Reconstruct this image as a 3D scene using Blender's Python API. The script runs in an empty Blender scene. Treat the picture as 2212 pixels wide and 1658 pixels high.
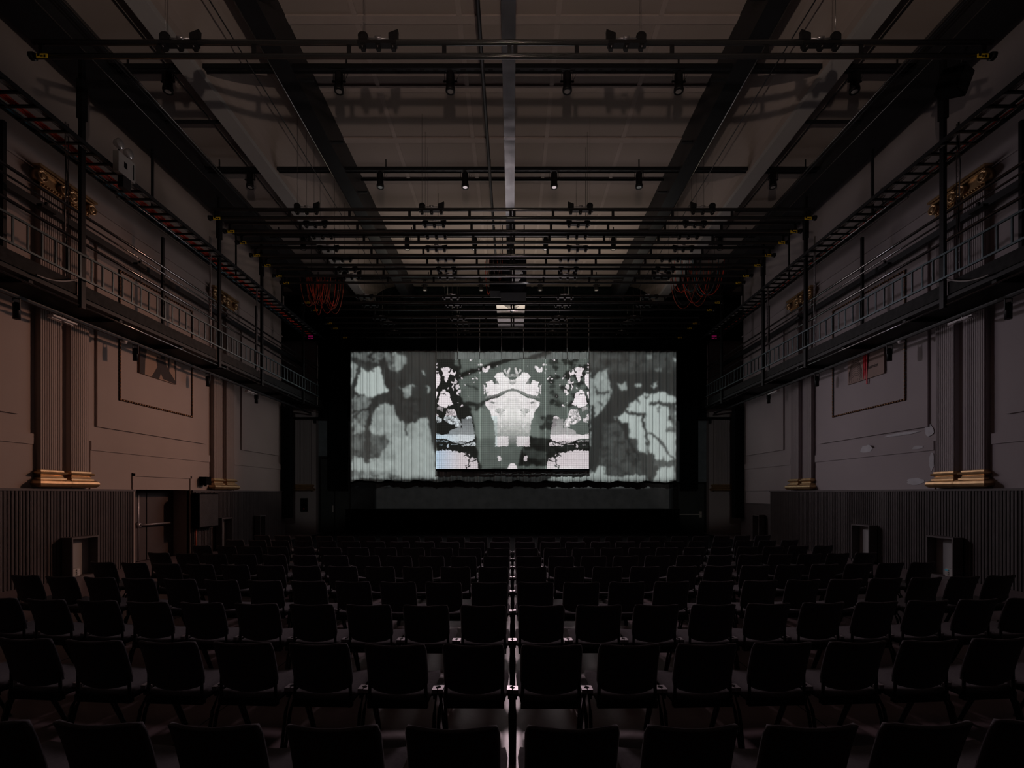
import bpy, bmesh, math, random
import numpy as np
from mathutils import Vector, Matrix
random.seed(7); rng = np.random.default_rng(5)
SC = bpy.context.scene; COL = SC.collection
F = 1045.0; VX = 1107.0; VY = 1065.0; E = 1.82          # focal length in pixels, vanishing point, eye height

# ---------------------------------------------------------------- camera, world, lights, exposure
cam = bpy.data.cameras.new('camera'); camo = bpy.data.objects.new('camera', cam); COL.objects.link(camo)
camo.location = (0, 0, E); camo.rotation_euler = (math.pi/2, 0, 0)
cam.sensor_width = 36; cam.lens = 36*F/2212; cam.shift_x = -(VX-1106)/2212; cam.shift_y = (VY-829)/2212
cam.clip_start = .02; SC.camera = camo
w = bpy.data.worlds.new('world'); SC.world = w; w.use_nodes = True
w.node_tree.nodes['Background'].inputs[0].default_value = (.0, .0, .0, 1)
SC.view_settings.view_transform = 'Standard'; SC.view_settings.look = 'None'
SC.view_settings.exposure = 0; SC.view_settings.gamma = 1; SC.view_settings.use_curve_mapping = False
SC.cycles.max_bounces = 5; SC.cycles.diffuse_bounces = 3; SC.cycles.glossy_bounces = 2
SC.cycles.use_denoising = True

def lamp(name, kind, loc, target, energy, color, size=.3, cone=90, blend=.5):
    l = bpy.data.lights.new(name, kind); o = bpy.data.objects.new(name, l); COL.objects.link(o)
    o.location = loc; d = Vector(target)-Vector(loc); o.rotation_euler = d.to_track_quat('-Z', 'Y').to_euler()
    l.energy = energy; l.color = color
    if kind == 'SPOT': l.spot_size = math.radians(cone); l.spot_blend = blend; l.shadow_soft_size = size
    elif kind == 'AREA': l.size = size
    return o
# added unseen spots: one brightening each side wall, one behind camera for the ceiling
WL = lamp('side_wall_fill', 'SPOT', (3.2, 20.3, 7.3), (-9.5, 10.9, 2.9), 2000, (1.0, .52, .36), .35, 44, 1.0)
WR = lamp('side_wall_fill', 'SPOT', (-3.2, 20.3, 7.3), (9.5, 10.6, 2.9), 840, (.90, .78, .88), .35, 46, 1.0)
CL = lamp('rear_ceiling_fill', 'SPOT', (0, -.4, 4.2), (0, 9.6, 18.2), 900, (1.0, .78, .65), .06, 96, .3)
LG = lamp('led_glow_fill', 'AREA', (0, 21.05, 5.3), (0, 0, 5.3), 145, (1.0, .84, .86), 6.5)   # added unseen panel that stands in for the LED wall's throw of light
LG.data.shape = 'RECTANGLE'; LG.data.size_y = 4.7
GU = lamp('far_ceiling_fill', 'AREA', (0, 18.6, 9.1), (0, 18.2, 13), 68, (1.0, .86, .66), 10.0)  # unseen panel added above the bars to lift the far ceiling
GU.data.shape = 'RECTANGLE'; GU.data.size_y = 2.6
FL = lamp('seat_fill', 'SPOT', (0, 18.4, 8.4), (0, 4.4, 0), 1900, (1.0, .74, .80), .45, 46, 1.0)  # added spot without a fixture, brightens the seats and floor
for _s in (-1, 1): lamp('far_corner_fill', 'SPOT', (_s*.6, -.6, 4.3), (_s*8.9, 22.3, 3.2), 520, (.95, .92, .85), .1, 15, .5)  # unseen spots added behind the camera to bring up the far corners
PY, PZ, CY = 5.4, 8.2, 21.8                                # projector place, curtain distance
pj = bpy.data.lights.new('projector_beam', 'SPOT'); pjo = bpy.data.objects.new('projector_beam', pj); COL.objects.link(pjo)
pjo.location = (0, PY, PZ); pjo.rotation_euler = (math.pi/2, 0, 0)
pj.energy = 11500; pj.spot_size = math.radians(120); pj.spot_blend = 0; pj.shadow_soft_size = .03

# ---------------------------------------------------------------- picture content drawn as polygons (projected film and LED film)
def fill(img, pts, val, S, ox, oy, soft=None):
    pts = np.array([((x-ox)*S, (y-oy)*S) for x, y in pts]); h, wd = img.shape[:2]
    x0, y0 = np.floor(pts.min(0)).astype(int); x1, y1 = np.ceil(pts.max(0)).astype(int)+1
    x0 = max(x0, 0); y0 = max(y0, 0); x1 = min(x1, wd); y1 = min(y1, h)
    if x1 <= x0 or y1 <= y0: return
    X, Y = np.meshgrid(np.arange(x0, x1)+.5, np.arange(y0, y1)+.5)
    ins = np.zeros(X.shape, bool); n = len(pts)
    for i in range(n):
        ax, ay = pts[i]; bx, by = pts[(i+1) % n]
        if ay == by: continue
        c = (ay > Y) != (by > Y)
        ins ^= c & (X < (bx-ax)*(Y-ay)/(by-ay)+ax)
    sub = img[y0:y1, x0:x1]
    if callable(val): v = val(X/S+ox, Y/S+oy); sub[ins] = v[ins]
    else: sub[ins] = val
def line(img, pts, wd, val, S, ox, oy):
    for (ax, ay), (bx, by) in zip(pts[:-1], pts[1:]):
        dx, dy = bx-ax, by-ay; L = math.hypot(dx, dy) or 1; nx, ny = -dy/L*wd/2, dx/L*wd/2; ex, ey = dx/L*wd*.3, dy/L*wd*.3
        fill(img, [(ax-ex+nx, ay-ey+ny), (bx+ex+nx, by+ey+ny), (bx+ex-nx, by+ey-ny), (ax-ex-nx, ay-ey-ny)], val, S, ox, oy)
def blur(a, r):
    if r < 1: return a
    k = np.exp(-.5*(np.arange(-2*r, 2*r+1)/r)**2); k /= k.sum()
    p = np.pad(a, ((2*r, 2*r), (2*r, 2*r)), 'edge')
    p = np.apply_along_axis(lambda v: np.convolve(v, k, 'valid'), 0, p)
    return np.apply_along_axis(lambda v: np.convolve(v, k, 'valid'), 1, p)
def noise(h, wd, cell):
    out = np.zeros((h, wd)); amp = 1; tot = 0
    for o in range(3):
        c = max(cell/2**o, 2); gh, gw = int(h/c)+3, int(wd/c)+3; g = rng.random((gh, gw))
        yy = np.arange(h)/c; xx = np.arange(wd)/c; iy = yy.astype(int); ix = xx.astype(int)
        fy = (yy-iy)[:, None]; fx = (xx-ix)[None]; fy = fy*fy*(3-2*fy); fx = fx*fx*(3-2*fx)
        a = g[iy][:, ix]; b = g[iy][:, ix+1]; c2 = g[iy+1][:, ix]; d = g[iy+1][:, ix+1]
        out += amp*((a*(1-fx)+b*fx)*(1-fy)+(c2*(1-fx)+d*fx)*fy); tot += amp; amp *= .55
    return out/tot
def warp(A, amp, cell):
    h, wd = A.shape; dx = (noise(h, wd, cell)-.5)*2*amp; dy = (noise(h, wd, cell)-.5)*2*amp
    return A[np.clip(np.arange(h)[:, None]+dy, 0, h-1).astype(int), np.clip(np.arange(wd)[None]+dx, 0, wd-1).astype(int)]
def image(name, rgb):
    h, wd = rgb.shape[:2]; im = bpy.data.images.new(name, wd, h, float_buffer=True, is_data=True)
    a = np.ones((h, wd, 4), np.float32); a[..., :3] = rgb; im.pixels.foreach_set(a[::-1].ravel()); im.update(); return im

PX0, PX1, PY0, PY1 = 757.5, 1460.5, 760.0, 1098.0           # the projected frame, in curtain units (pixels of the photograph)
def film():
    S = 1.5; ox, oy = PX0, PY0; wd, h = int((PX1-PX0)*S), int((PY1-PY0)*S)
    A = np.full((h, wd), .055); q = lambda pts, s=5.18, x=740, y=740: [(x+a/s, y+b/s) for a, b in pts]
    n1 = noise(h, wd, 40); n2 = noise(h, wd, 14)
    f = lambda pts, v: fill(A, q(pts), v, S, ox, oy)
    l = lambda pts, t, v: line(A, q(pts), t/5.18, v, S, ox, oy)
    g = lambda pts, v: fill(A, q(pts, 5.18, 1100, 740), v, S, ox, oy)
    m = lambda pts, t, v: line(A, q(pts, 5.18, 1100, 740), t/5.18, v, S, ox, oy)
    nz = lambda base, amp: (lambda X, Y: np.clip(base+amp*(n2[np.clip(((Y-oy)*S).astype(int), 0, h-1), np.clip(((X-ox)*S).astype(int), 0, wd-1)]-.5)*2, .04, 1))
    # left curtain
    f([(100,110),(700,110),(720,240),(600,330),(420,240),(260,210),(110,190)], nz(.16,.22))
    f([(95,190),(170,240),(135,400),(105,520),(98,480)], .42)
    f([(205,265),(270,330),(330,300),(420,255),(440,390),(475,470),(508,540),(480,565),(400,575),(335,620),(230,590),(140,545),(128,470),(160,370)], .62)
    f([(570,110),(700,150),(705,240),(620,310),(580,230)], nz(.3,.15))
    f([(610,480),(660,520),(740,480),(800,470),(770,520),(775,590),(715,625),(670,600),(690,560)], nz(.42,.25))
    f([(880,300),(905,310),(920,360),(900,370)], .45); f([(945,470),(975,480),(970,545),(950,550)], .42)
    f([(125,590),(330,610),(310,700),(270,740),(110,760)], nz(.22,.15))
    f([(110,780),(280,760),(300,850),(290,1020),(120,1020)], nz(.3,.3))
    f([(340,800),(360,740),(430,690),(545,665),(600,800),(640,880),(740,905),(830,885),(880,840),(950,822),(965,900),(1000,1080),(1045,1300),(1048,1520),(110,1525),(110,1270),(250,1300),(400,1290),(520,1100),(480,1040),(310,1020),(300,900)], nz(.42,.16))
    f([(540,1050),(960,1100),(1000,1300),(1020,1500),(620,1500),(600,1300)], nz(.5,.08))
    f([(110,1040),(250,1020),(480,1040),(520,1090),(470,1180),(400,1270),(250,1280),(110,1250)], nz(.13,.12))
    f([(110,1290),(240,1320),(640,1320),(640,1420),(110,1420)], nz(.52,.12))
    f([(110,1430),(420,1440),(640,1470),(640,1510),(110,1500)], nz(.26,.3))
    l([(110,160),(190,250),(150,400),(118,480),(130,560),(180,600)], 45, .06)
    l([(180,230),(260,290),(340,320)], 26, .08); l([(440,200),(470,330),(540,520),(560,660)], 90, .045)
    l([(560,600),(450,590),(360,650),(320,720),(300,860),(275,940),(272,1330)], 62, .05)
    l([(700,880),(700,980),(712,1040)], 26, .07); l([(130,830),(200,770),(260,770)], 34, .07)
    f([(600,330),(720,280),(860,330),(880,840),(830,890),(740,905),(640,880),(600,800),(550,600)], nz(.055,.02))
    f([(610,480),(660,520),(740,480),(800,470),(770,520),(775,590),(715,625),(670,600),(690,560)], nz(.36,.25))
    # behind and on the LED wall
    qt = lambda pts, dy=0: [(935+a/11.84, 755+(b+dy)/11.84) for a, b in pts]
    t = lambda pts, v: fill(A, [(x, y+9) for x, y in qt(pts)], v, S, ox, oy)
    tl = lambda pts, wdt, v: line(A, [(x, y+9) for x, y in qt(pts)], wdt/11.84, v, S, ox, oy)
    t([(560,-100),(4030,-100),(4030,3070),(1230,3070),(1130,2600),(1080,2250),(1050,2000),(990,1700),(960,1500),(800,1310),(660,1150),(650,820),(700,640),(660,420),(560,400)], nz(.37,.08))
    t([(1000,1500),(2600,1500),(2750,2300),(1100,2300)], nz(.52,.08))
    tl([(3000,-60),(2500,130),(2036,215),(1700,330),(1300,470),(900,590),(640,680)], 130, .05)
    tl([(640,150),(690,430),(640,560)], 60, .05)
    tl([(800,1380),(1200,1420),(1330,1320),(1700,1180)], 80, .07)
    t([(1400,1290),(1250,1300),(1000,1560),(1150,1560)], .1)
    tl([(860,900),(940,960),(1150,1000)], 60, .12)
    for _ in range(75):
        a = rng.uniform(3030, 4000); b = rng.uniform(260, 1500)+(a-3600)*.2; r = rng.uniform(30, 120)
        t([(a+r*math.cos(k*1.05)*rng.uniform(.6, 1.2), b+r*.8*math.sin(k*1.05)*rng.uniform(.6, 1.2)) for k in range(6)], rng.choice([.05, .06, .09, .14]))
    for _ in range(18):
        a = rng.uniform(2750, 3200); b = rng.uniform(1700, 2000); r = rng.uniform(30, 110)
        t([(a+r*math.cos(k*1.05), b+r*.8*math.sin(k*1.05)) for k in range(6)], .1)
    t([(2500,2240),(4030,2350),(4030,3000),(2150,3000),(2250,2600)], nz(.06,.05))
    t([(2300,2560),(2900,2650),(2900,2800),(2450,2820)], nz(.14,.06))
    t([(560,-160),(4030,-160),(4030,160),(560,160)], nz(.17,.05)); tl([(3000,-60),(2500,130),(2036,215)], 130, .05)
    # right curtain
    g([(880,110),(1870,110),(1870,340),(880,340)], nz(.075,.05))
    g([(880,420),(950,400),(1000,330),(1090,290),(1100,400),(1125,440),(1130,560),(1100,650),(1060,715),(1000,800),(945,820),(960,720),(885,690)], nz(.38,.16))
    m([(960,500),(990,570),(1060,570),(1110,540)], 26, .08); m([(1000,660),(1040,700)], 26, .1)
    g([(1212,450),(1250,460),(1310,440),(1315,515),(1250,530),(1225,500)], .4)
    g([(1405,470),(1450,440),(1480,490),(1430,502)], .45); g([(1578,480),(1655,425),(1640,470),(1655,495),(1600,502)], .45)
    g([(1530,130),(1600,130),(1600,180),(1530,180)], .22); g([(1830,170),(1865,180),(1865,220),(1840,215)], .5); g([(1620,270),(1720,280),(1700,320),(1640,320)], .17)
    g([(1325,720),(1400,650),(1510,565),(1570,575),(1740,548),(1770,580),(1850,610),(1865,700),(1860,1320),(1640,1310),(1620,1245),(1440,1215),(1430,1080),(1350,1060),(1340,900),(1240,880),(1165,850),(1290,765)], nz(.6,.04))
    g([(1040,900),(1240,880),(1340,1050),(1430,1090),(1440,1220),(1640,1320),(1700,1500),(1000,1500),(1000,1350)], nz(.085,.06))
    m([(1300,760),(1380,800),(1430,810),(1500,800),(1490,880),(1520,980),(1548,1100),(1555,1300),(1545,1500)], 34, .07)
    m([(1500,800),(1535,795)], 20, .07); m([(1520,1000),(1590,1020),(1660,1070),(1740,1170),(1840,1310)], 26, .08)
    m([(1570,685),(1660,665),(1740,690),(1850,690)], 40, .08); m([(1660,720),(1665,770)], 30, .1); m([(1510,600),(1530,620),(1560,590)], 24, .1); m([(1420,630),(1460,680)], 20, .12)
    g([(1790,700),(1860,690),(1860,1000),(1740,1000),(1760,940),(1840,930),(1780,860)], nz(.14,.2))
    m([(1200,840),(1260,920),(1320,1060),(1400,1220),(1530,1380),(1600,1500)], 36, .05)
    g([(1440,1210),(1560,1240),(1640,1300),(1660,1420),(1600,1500),(1480,1450)], .065)
    g([(1650,1330),(1855,1350),(1850,1560),(1600,1540),(1640,1450),(1690,1410)], .58)
    m([(1640,1340),(1860,1370)], 60, .12); m([(1725,1260),(1725,1320)], 20, .1)
    g([(430,1540),(490,1480),(640,1440),(870,1470),(950,1450),(1000,1380),(1060,1370),(1060,1480),(1200,1490),(1530,1480),(1560,1560),(430,1560)], nz(.5,.08))
    g([(440,1430),(900,1430),(900,1470),(640,1440)], nz(.12,.05))
    fill(A, [(PX0,1040),(PX1,1040),(PX1,1110),(PX0,1110)], .075, S, ox, oy)
    k_ = int((1036-oy)*S); A[:k_] = warp(A[:k_], 7, 11); A = blur(A, 2); A = np.clip(A-.022, .008, 1)*1.06
    yy = (np.arange(h)/S+oy)[:, None]*np.ones((1, wd))
    mr = ((np.arange(wd)/S+ox)[None] > 813) & ((np.arange(wd)/S+ox)[None] < 1445)
    A = np.where((yy > 1036) & ~mr, A*.25, A)
    return np.stack([A*.88, A*.97, A*.93], -1)

def led_film():
    S = 3; ox, oy = 942, 776; wd, h = 165*S, 236*S
    A = np.zeros((h, wd)); q = lambda pts, dy=0: [(935+a/11.84, 755+(b+dy)/11.84) for a, b in pts]
    n = noise(h, wd, 22); n3 = noise(h, wd, 9)
    ix = lambda X, Y, N: N[np.clip(((Y-oy)*S).astype(int), 0, h-1), np.clip(((X-ox)*S).astype(int), 0, wd-1)]
    nz = lambda b, a: (lambda X, Y: np.clip(b+a*(ix(X, Y, n3)-.5)*2.4, .0, 1))
    f = lambda pts, v, dy=0: fill(A, q(pts, dy), v, S, ox, oy)
    l = lambda pts, t, v, dy=0: line(A, q(pts, dy), t/11.84, v, S, ox, oy)
    W = .66; B = 1539
    f([(70,620),(150,610),(175,650),(195,790),(185,830),(150,900),(90,1000),(70,990)], W)
    for c in (370, 455, 560): f([(66,c-25),(125,c-15),(130,c+15),(66,c+25)], nz(.5,.5))
    f([(205,490),(230,465),(280,455),(420,450),(455,480),(440,520),(415,550),(380,560),(375,580),(400,590),(460,560),(480,510),(500,520),(500,560),(540,600),(580,545),(590,580),(560,665),(480,630),(440,620),(400,700),(385,760),(350,830),(325,820),(290,770),(310,700),(300,680),(240,650),(265,590),(250,540),(215,520)], nz(W,.12))
    f([(455,820),(480,800),(520,830),(560,800),(570,705),(590,770),(625,790),(640,840),(600,870),(550,880),(520,960),(540,1050),(520,1050),(490,950),(520,880),(510,860),(480,840)], nz(.5,.3))
    f([(575,950),(600,900),(660,890),(685,960),(650,1000),(600,1010)], nz(.6,.2)); f([(690,1010),(715,1050),(700,1100),(650,1120),(680,1170),(640,1170),(600,1130),(595,1080),(640,1060)], nz(.6,.2))
    f([(70,1055),(135,1085),(130,1130),(80,1250),(70,1230)], W)
    f([(210,1120),(195,1080),(250,1060),(260,1010),(310,1010),(330,1060),(400,1100),(430,1140),(445,1250),(510,1380),(490,1420),(400,1430),(340,1480),(250,1470),(190,1450),(110,1370),(150,1300),(165,1180)], W)
    l([(225,1130),(285,1120),(345,1165)], 26, .08)
    f([(100,1480),(180,1455),(260,1490),(250,1590),(200,1560),(120,1530)], nz(.2,.15))
    f([(340,1620),(360,1540),(390,1495),(430,1530),(540,1525),(590,1600),(600,1680),(620,1730),(680,1800),(725,1900),(700,1985),(570,1960),(540,1900),(440,1900),(360,1850),(285,1790),(280,1740),(325,1690)], nz(.36,.55))
    f([(70,1640),(120,1650),(160,1740),(230,1770),(220,1850),(120,1860),(75,1760)], nz(.3,.4))
    def lake(X, Y): v = (Y-755)*11.84-B; return np.clip(np.where(v > 640, .62, .13+.14*np.clip((v-150)/450, 0, 1)), 0, 1)*(.9+.25*(ix(X, Y, n3)-.5))
    f([(735,290),(740,232),(800,240),(850,190),(900,158),(980,155),(1000,260),(1030,400),(1050,520),(1068,640),(1060,730),(1010,770),(900,830),(800,800),(600,800),(440,790),(350,745),(80,735),(80,590),(150,610),(240,650),(340,620),(400,600),(420,530),(560,480),(640,440),(735,460)], lake, B)
    f([(850,200),(900,158),(980,155),(990,210),(900,215),(860,240)], .5, B)
    f([(450,795),(600,800),(780,815),(900,850),(750,870),(600,850)], nz(.3,.3), B)
    f([(740,900),(850,880),(950,850),(1010,820),(1060,815),(1090,860),(1088,928),(980,915),(860,905),(780,935)], nz(.5,.25), B)
    l([(820,860),(950,840),(1040,790)], 26, .03, B); l([(960,910),(1010,850)], 20, .03, B)
    f([(355,930),(400,860),(420,870),(400,930),(420,950),(380,965)], .5, B); f([(470,880),(640,880),(640,892),(470,895)], .4, B); f([(150,900),(250,880),(250,905)], .35, B)
    for i in range(26): a = 90+i*12; f([(a, 760+rng.uniform(0,60)), (a+14, 770+rng.uniform(0,60)), (a+6, 790+rng.uniform(0,50))], .3, B)
    top = [(80,1020)]; a = 80
    while a < 800: a += rng.uniform(18, 34); top.append((a, 1022+max(0, a-450)*.2+rng.uniform(-12, 32)))
    def low(X, Y): return .56*(.92+.16*(ix(X, Y, n3)-.5))
    f(top+[(860,1150),(900,1200),(930,1250),(1000,1215),(1060,1235),(1105,1230),(1130,1290),(1165,1480),(1168,1510),(80,1510)], low, B)
    l([(790,1180),(850,1140),(870,1170),(920,1190),(940,1230),(900,1290),(930,1310),(1000,1320),(1060,1290),(1120,1262)], 24, .02, B)
    l([(930,1310),(900,1390),(950,1420),(900,1450)], 30, .02, B); l([(890,1390),(840,1430),(860,1470),(855,1510)], 24, .02, B)
    for _ in range(22): a = rng.uniform(800, 950); b = rng.uniform(1080, 1230); f([(a,b),(a+30,b+8),(a+12,b+28)], rng.choice([.02,.6]), B)
    # centre
    f([(1580,690),(1600,640),(1650,590),(1780,572),(1830,640),(1870,700),(1900,640),(1950,760),(2040,780),(2040,1000),(1900,1040),(1700,1110),(1580,1150),(1400,1185),(1360,1100),(1350,980),(1390,930),(1355,830),(1440,800),(1520,770),(1570,870),(1690,890),(1640,790),(1590,740)], nz(W,.08))
    f([(1600,780),(1650,800),(1700,890),(1600,870)], .12); f([(1930,780),(2040,820),(2040,900),(1960,860)], nz(.3,.3)); f([(1360,1080),(1440,1090),(1420,1130),(1370,1130)], .25)
    f([(1300,890),(1350,920),(1325,1000),(1340,1130),(1310,1135),(1300,1000)], .5)
    f([(1250,490),(1270,440),(1310,470),(1350,460),(1400,420),(1470,400),(1450,450),(1480,470),(1440,500),(1400,570),(1300,575),(1260,530)], W)
    f([(1330,450),(1360,450),(1350,490),(1310,490)], .05)
    f([(1790,530),(1850,480),(1870,560),(1880,600),(1950,450),(1985,540),(1920,625),(1870,610)], nz(.5,.3))
    f([(1850,640),(2040,620),(2040,700),(1900,700)], nz(.3,.4))
    cen = [(1330,1350),(1420,1290),(1560,1240),(1660,1230),(1850,1110),(1960,1060),(2040,1050),(2040,3000),(1940,2480),(1880,2470),(1850,2460),(1600,2490),(1590,2330),(1600,2180),(1570,2000),(1560,1850),(1500,1740),(1480,1620),(1430,1530),(1350,1430)]
    def cf(X, Y):
        v = (Y-755)*11.84; u = (X-935)*11.84; k = np.where(v < 1900, 1, np.clip(1-(v-1900)/900, .2, 1))
        w_ = 30*(ix(X, Y, n3)-.5); k = np.where(v < 1650, 1, np.clip(1-(v-1650)/800, 0, 1)); r = W*k*(.9+.5*(ix(X, Y, n)-.5))*np.where(v > 1850, .55+.7*ix(X, Y, n3), 1); return np.where((v > 2215+w_) & (v < 2470-w_) & (u < 1930+w_) & (u > 1600), .42+.1*ix(X, Y, n3), r)
    f(cen, cf)
    f([(1430,1340),(1480,1310),(1600,1350),(1560,1390),(1450,1370)], nz(.25,.5))
    f([(1580,1560),(1680,1490),(1800,1500),(1850,1560),(1760,1610),(1650,1640)], nz(.3,.4)); f([(1640,1640),(1850,1600),(1840,1700),(1700,1720)], nz(.42,.3))
    l([(1360,1215),(1500,1205),(1620,1180),(1760,1105),(1950,1030),(2050,1008)], 52, .10)
    f([(1640,1175),(1700,1165),(1745,1215),(1765,1270),(1710,1312),(1660,1300),(1650,1230)], .45, B)
    f([(1895,1515),(1950,1400),(2000,1345),(2040,1355),(2040,1515)], .56, B)
    for u, v, r in ((820,905,16),(740,1420,34),(710,1450,20),(700,680,14),(735,740,24),(935,600,16),(960,640,14),(1195,590,22),(1170,500,20),(960,270,34),(1000,248,20),(520,250,18),(580,250,14),(1640,420,20),(1240,390,34),(1180,385,20),(1055,830,28),(395,988,22),(910,1180,12),(1080,700,20),(1120,740,30),(1020,740,24),(650,1350,12)):
        f([(u+r*math.cos(k*.9)*rng.uniform(.5,1.1), v+r*math.sin(k*.9)*rng.uniform(.4,1.1)) for k in range(7)], .55)
    A = warp(A, 6, 8)*(.94+.12*n3); A = blur(A, 1)
    full = np.concatenate([A, A[:, ::-1]], 1); H, Wd = full.shape
    xx = np.linspace(0, 1, Wd)[None]*np.ones((H, 1)); yy = np.linspace(0, 1, H)[:, None]*np.ones((1, Wd))
    blue = np.clip(1-xx/.16, 0, 1)*np.clip((yy-.55)/.3, 0, 1)
    lk = (yy > .52) & (yy < .80) & (xx < .4)
    R = full*(1-.35*blue)*np.where(lk, .84, 1); G = full*(.90-.06*blue); Bc = full*(.94+.12*blue)
    mid = np.exp(-((xx-.5)/.13)**2)*(yy < .7); G = G*(1+.04*mid)
    return np.stack([R, G, Bc], -1)

film_img = image('projected_film', film()); led_img = image('led_film', led_film())

pj.use_nodes = True; nt = pj.node_tree
def mth(nt, op, a, b=None):
    n = nt.nodes.new('ShaderNodeMath'); n.operation = op
    for i, v in enumerate((a, b)):
        if v is None: continue
        if isinstance(v, (int, float)): n.inputs[i].default_value = v
        else: nt.links.new(v, n.inputs[i])
    return n.outputs[0]
tc = nt.nodes.new('ShaderNodeTexCoord'); sp = nt.nodes.new('ShaderNodeSeparateXYZ'); nt.links.new(tc.outputs['Normal'], sp.inputs[0])
D = CY-PY; pm = F/CY
wx = mth(nt, 'MULTIPLY', mth(nt, 'DIVIDE', sp.outputs[0], sp.outputs[2]), -D)         # metres across on the curtain
wz = mth(nt, 'ADD', mth(nt, 'MULTIPLY', mth(nt, 'DIVIDE', sp.outputs[1], sp.outputs[2]), -D), PZ-E)
u = mth(nt, 'DIVIDE', mth(nt, 'ADD', mth(nt, 'MULTIPLY', wx, pm), VX-PX0), PX1-PX0)
v = mth(nt, 'DIVIDE', mth(nt, 'ADD', mth(nt, 'MULTIPLY', wz, pm), PY1-VY), PY1-PY0)
cb = nt.nodes.new('ShaderNodeCombineXYZ'); nt.links.new(u, cb.inputs[0]); nt.links.new(v, cb.inputs[1])
ti = nt.nodes.new('ShaderNodeTexImage'); ti.image = film_img; ti.extension = 'CLIP'; nt.links.new(cb.outputs[0], ti.inputs[0])
nt.links.new(ti.outputs[0], nt.nodes['Emission'].inputs['Color'])

# ---------------------------------------------------------------- materials
def mat(name, col, rough=.6, metal=0, var=.15, scale=3., bump=0, emit=None, estr=1, spec=.5, coat=0):
    m = bpy.data.materials.new(name); m.use_nodes = True; n = m.node_tree; b = n.nodes['Principled BSDF']
    b.inputs['Roughness'].default_value = rough; b.inputs['Metallic'].default_value = metal; b.inputs['Specular IOR Level'].default_value = spec
    g = n.nodes.new('ShaderNodeNewGeometry'); no = n.nodes.new('ShaderNodeTexNoise'); no.inputs['Scale'].default_value = scale; no.inputs['Detail'].default_value = 4
    n.links.new(g.outputs['Position'], no.inputs['Vector'])
    r = n.nodes.new('ShaderNodeValToRGB'); r.color_ramp.elements[0].position = .3; r.color_ramp.elements[1].position = .7
    r.color_ramp.elements[0].color = (*[c*(1-var) for c in col], 1); r.color_ramp.elements[1].color = (*[min(1, c*(1+var)) for c in col], 1)
    n.links.new(no.outputs[0], r.inputs[0]); n.links.new(r.outputs[0], b.inputs['Base Color'])
    if bump:
        bp = n.nodes.new('ShaderNodeBump'); bp.inputs['Strength'].default_value = bump; bp.inputs['Distance'].default_value = .01
        n2 = n.nodes.new('ShaderNodeTexNoise'); n2.inputs['Scale'].default_value = scale*14; n.links.new(g.outputs['Position'], n2.inputs['Vector'])
        n.links.new(n2.outputs[0], bp.inputs['Height']); n.links.new(bp.outputs[0], b.inputs['Normal'])
    if emit: b.inputs['Emission Color'].default_value = (*emit, 1); b.inputs['Emission Strength'].default_value = estr
    return m
M = {}
M['floor'] = mat('floor_vinyl', (.165, .122, .130), .36, var=.14, scale=1.2, bump=.15)
M['plaster_l'] = mat('plaster_left', (.40, .33, .30), .85, var=.05, scale=.7, bump=.08)
M['plaster_r'] = mat('plaster_right', (.36, .32, .33), .85, var=.05, scale=.7, bump=.08)
M['patch'] = mat('filler_patch', (.52, .52, .55), .8, var=.1, scale=6)
M['ceil'] = mat('ceiling_paint', (.30, .25, .23), .85, var=.05, scale=.6)
M['batten'] = mat('batten_paint', (.36, .30, .28), .8, var=.05)
M['beam'] = mat('beam_paint', (.34, .33, .33), .8, var=.05, scale=.8)
M['slat'] = mat('slat_paint', (.105, .088, .09), .55, var=.12, scale=4, spec=.3)
M['recess'] = mat('recess_black', (.01, .008, .008), .9)
M['gold'] = mat('gold_paint', (.58, .38, .20), .32, metal=.75, var=.15, scale=8)
M['bronze'] = mat('bronze_rope', (.30, .16, .08), .45, metal=.5, var=.3, scale=30)
M['black'] = mat('black_steel', (.007, .007, .008), .5, metal=0, var=.2, scale=5, spec=.25)
M['tube'] = mat('black_gloss_tube', (.05, .05, .052), .22, metal=.5, var=.1, spec=.8)
M['rail'] = mat('rail_steel', (.06, .055, .055), .16, metal=.35, var=.15, scale=6, spec=1.0)
M['rail'].node_tree.nodes['Principled BSDF'].inputs['Coat Weight'].default_value = 1.0
M['rail'].node_tree.nodes['Principled BSDF'].inputs['Coat Roughness'].default_value = .12
M['dark'] = mat('dark_steel', (.012, .013, .016), .5, metal=.2, var=.25, scale=3)
M['scuff'] = mat('scuffed_board', (.010, .010, .010), .6, var=.85, scale=9, bump=.2, spec=.15)
M['galv'] = mat('galvanised_steel', (.42, .40, .42), .36, metal=.85, var=.2, scale=5)
M['ladder'] = mat('ladder_zinc', (.09, .12, .13), .4, metal=.7, var=.2, scale=9)
M['matte'] = mat('matte_black', (.004, .004, .005), .95, spec=.1)
M['drape'] = mat('black_velvet', (.006, .009, .010), .95, spec=.05)
M['stagewall'] = mat('stage_wall', (.05, .052, .056), .9, spec=.1)
M['bluewall'] = mat('blue_grey_panel', (.17, .20, .225), .8)
M['doorpaint'] = mat('door_paint', (.06, .038, .036), .6, var=.1)
M['doordark'] = mat('stage_door_paint', (.03, .037, .037), .6)
M['curtain'] = mat('projection_cloth', (.72, .74, .74), .95, var=.02, spec=.05)
M['fabric'] = mat('chair_fabric', (.075, .068, .080), .95, var=.2, scale=60, bump=.3, spec=.05)
M['fabric'].node_tree.nodes['Principled BSDF'].inputs['Sheen Weight'].default_value = .25
M['duct'] = mat('duct_steel', (.26, .26, .27), .24, metal=.85, var=.25, scale=4)
M['shell'] = mat('chair_shell', (.008, .007, .007), .7, spec=.2)
M['leg'] = mat('chair_leg', (.010, .009, .008), .45, spec=.4)
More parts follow.
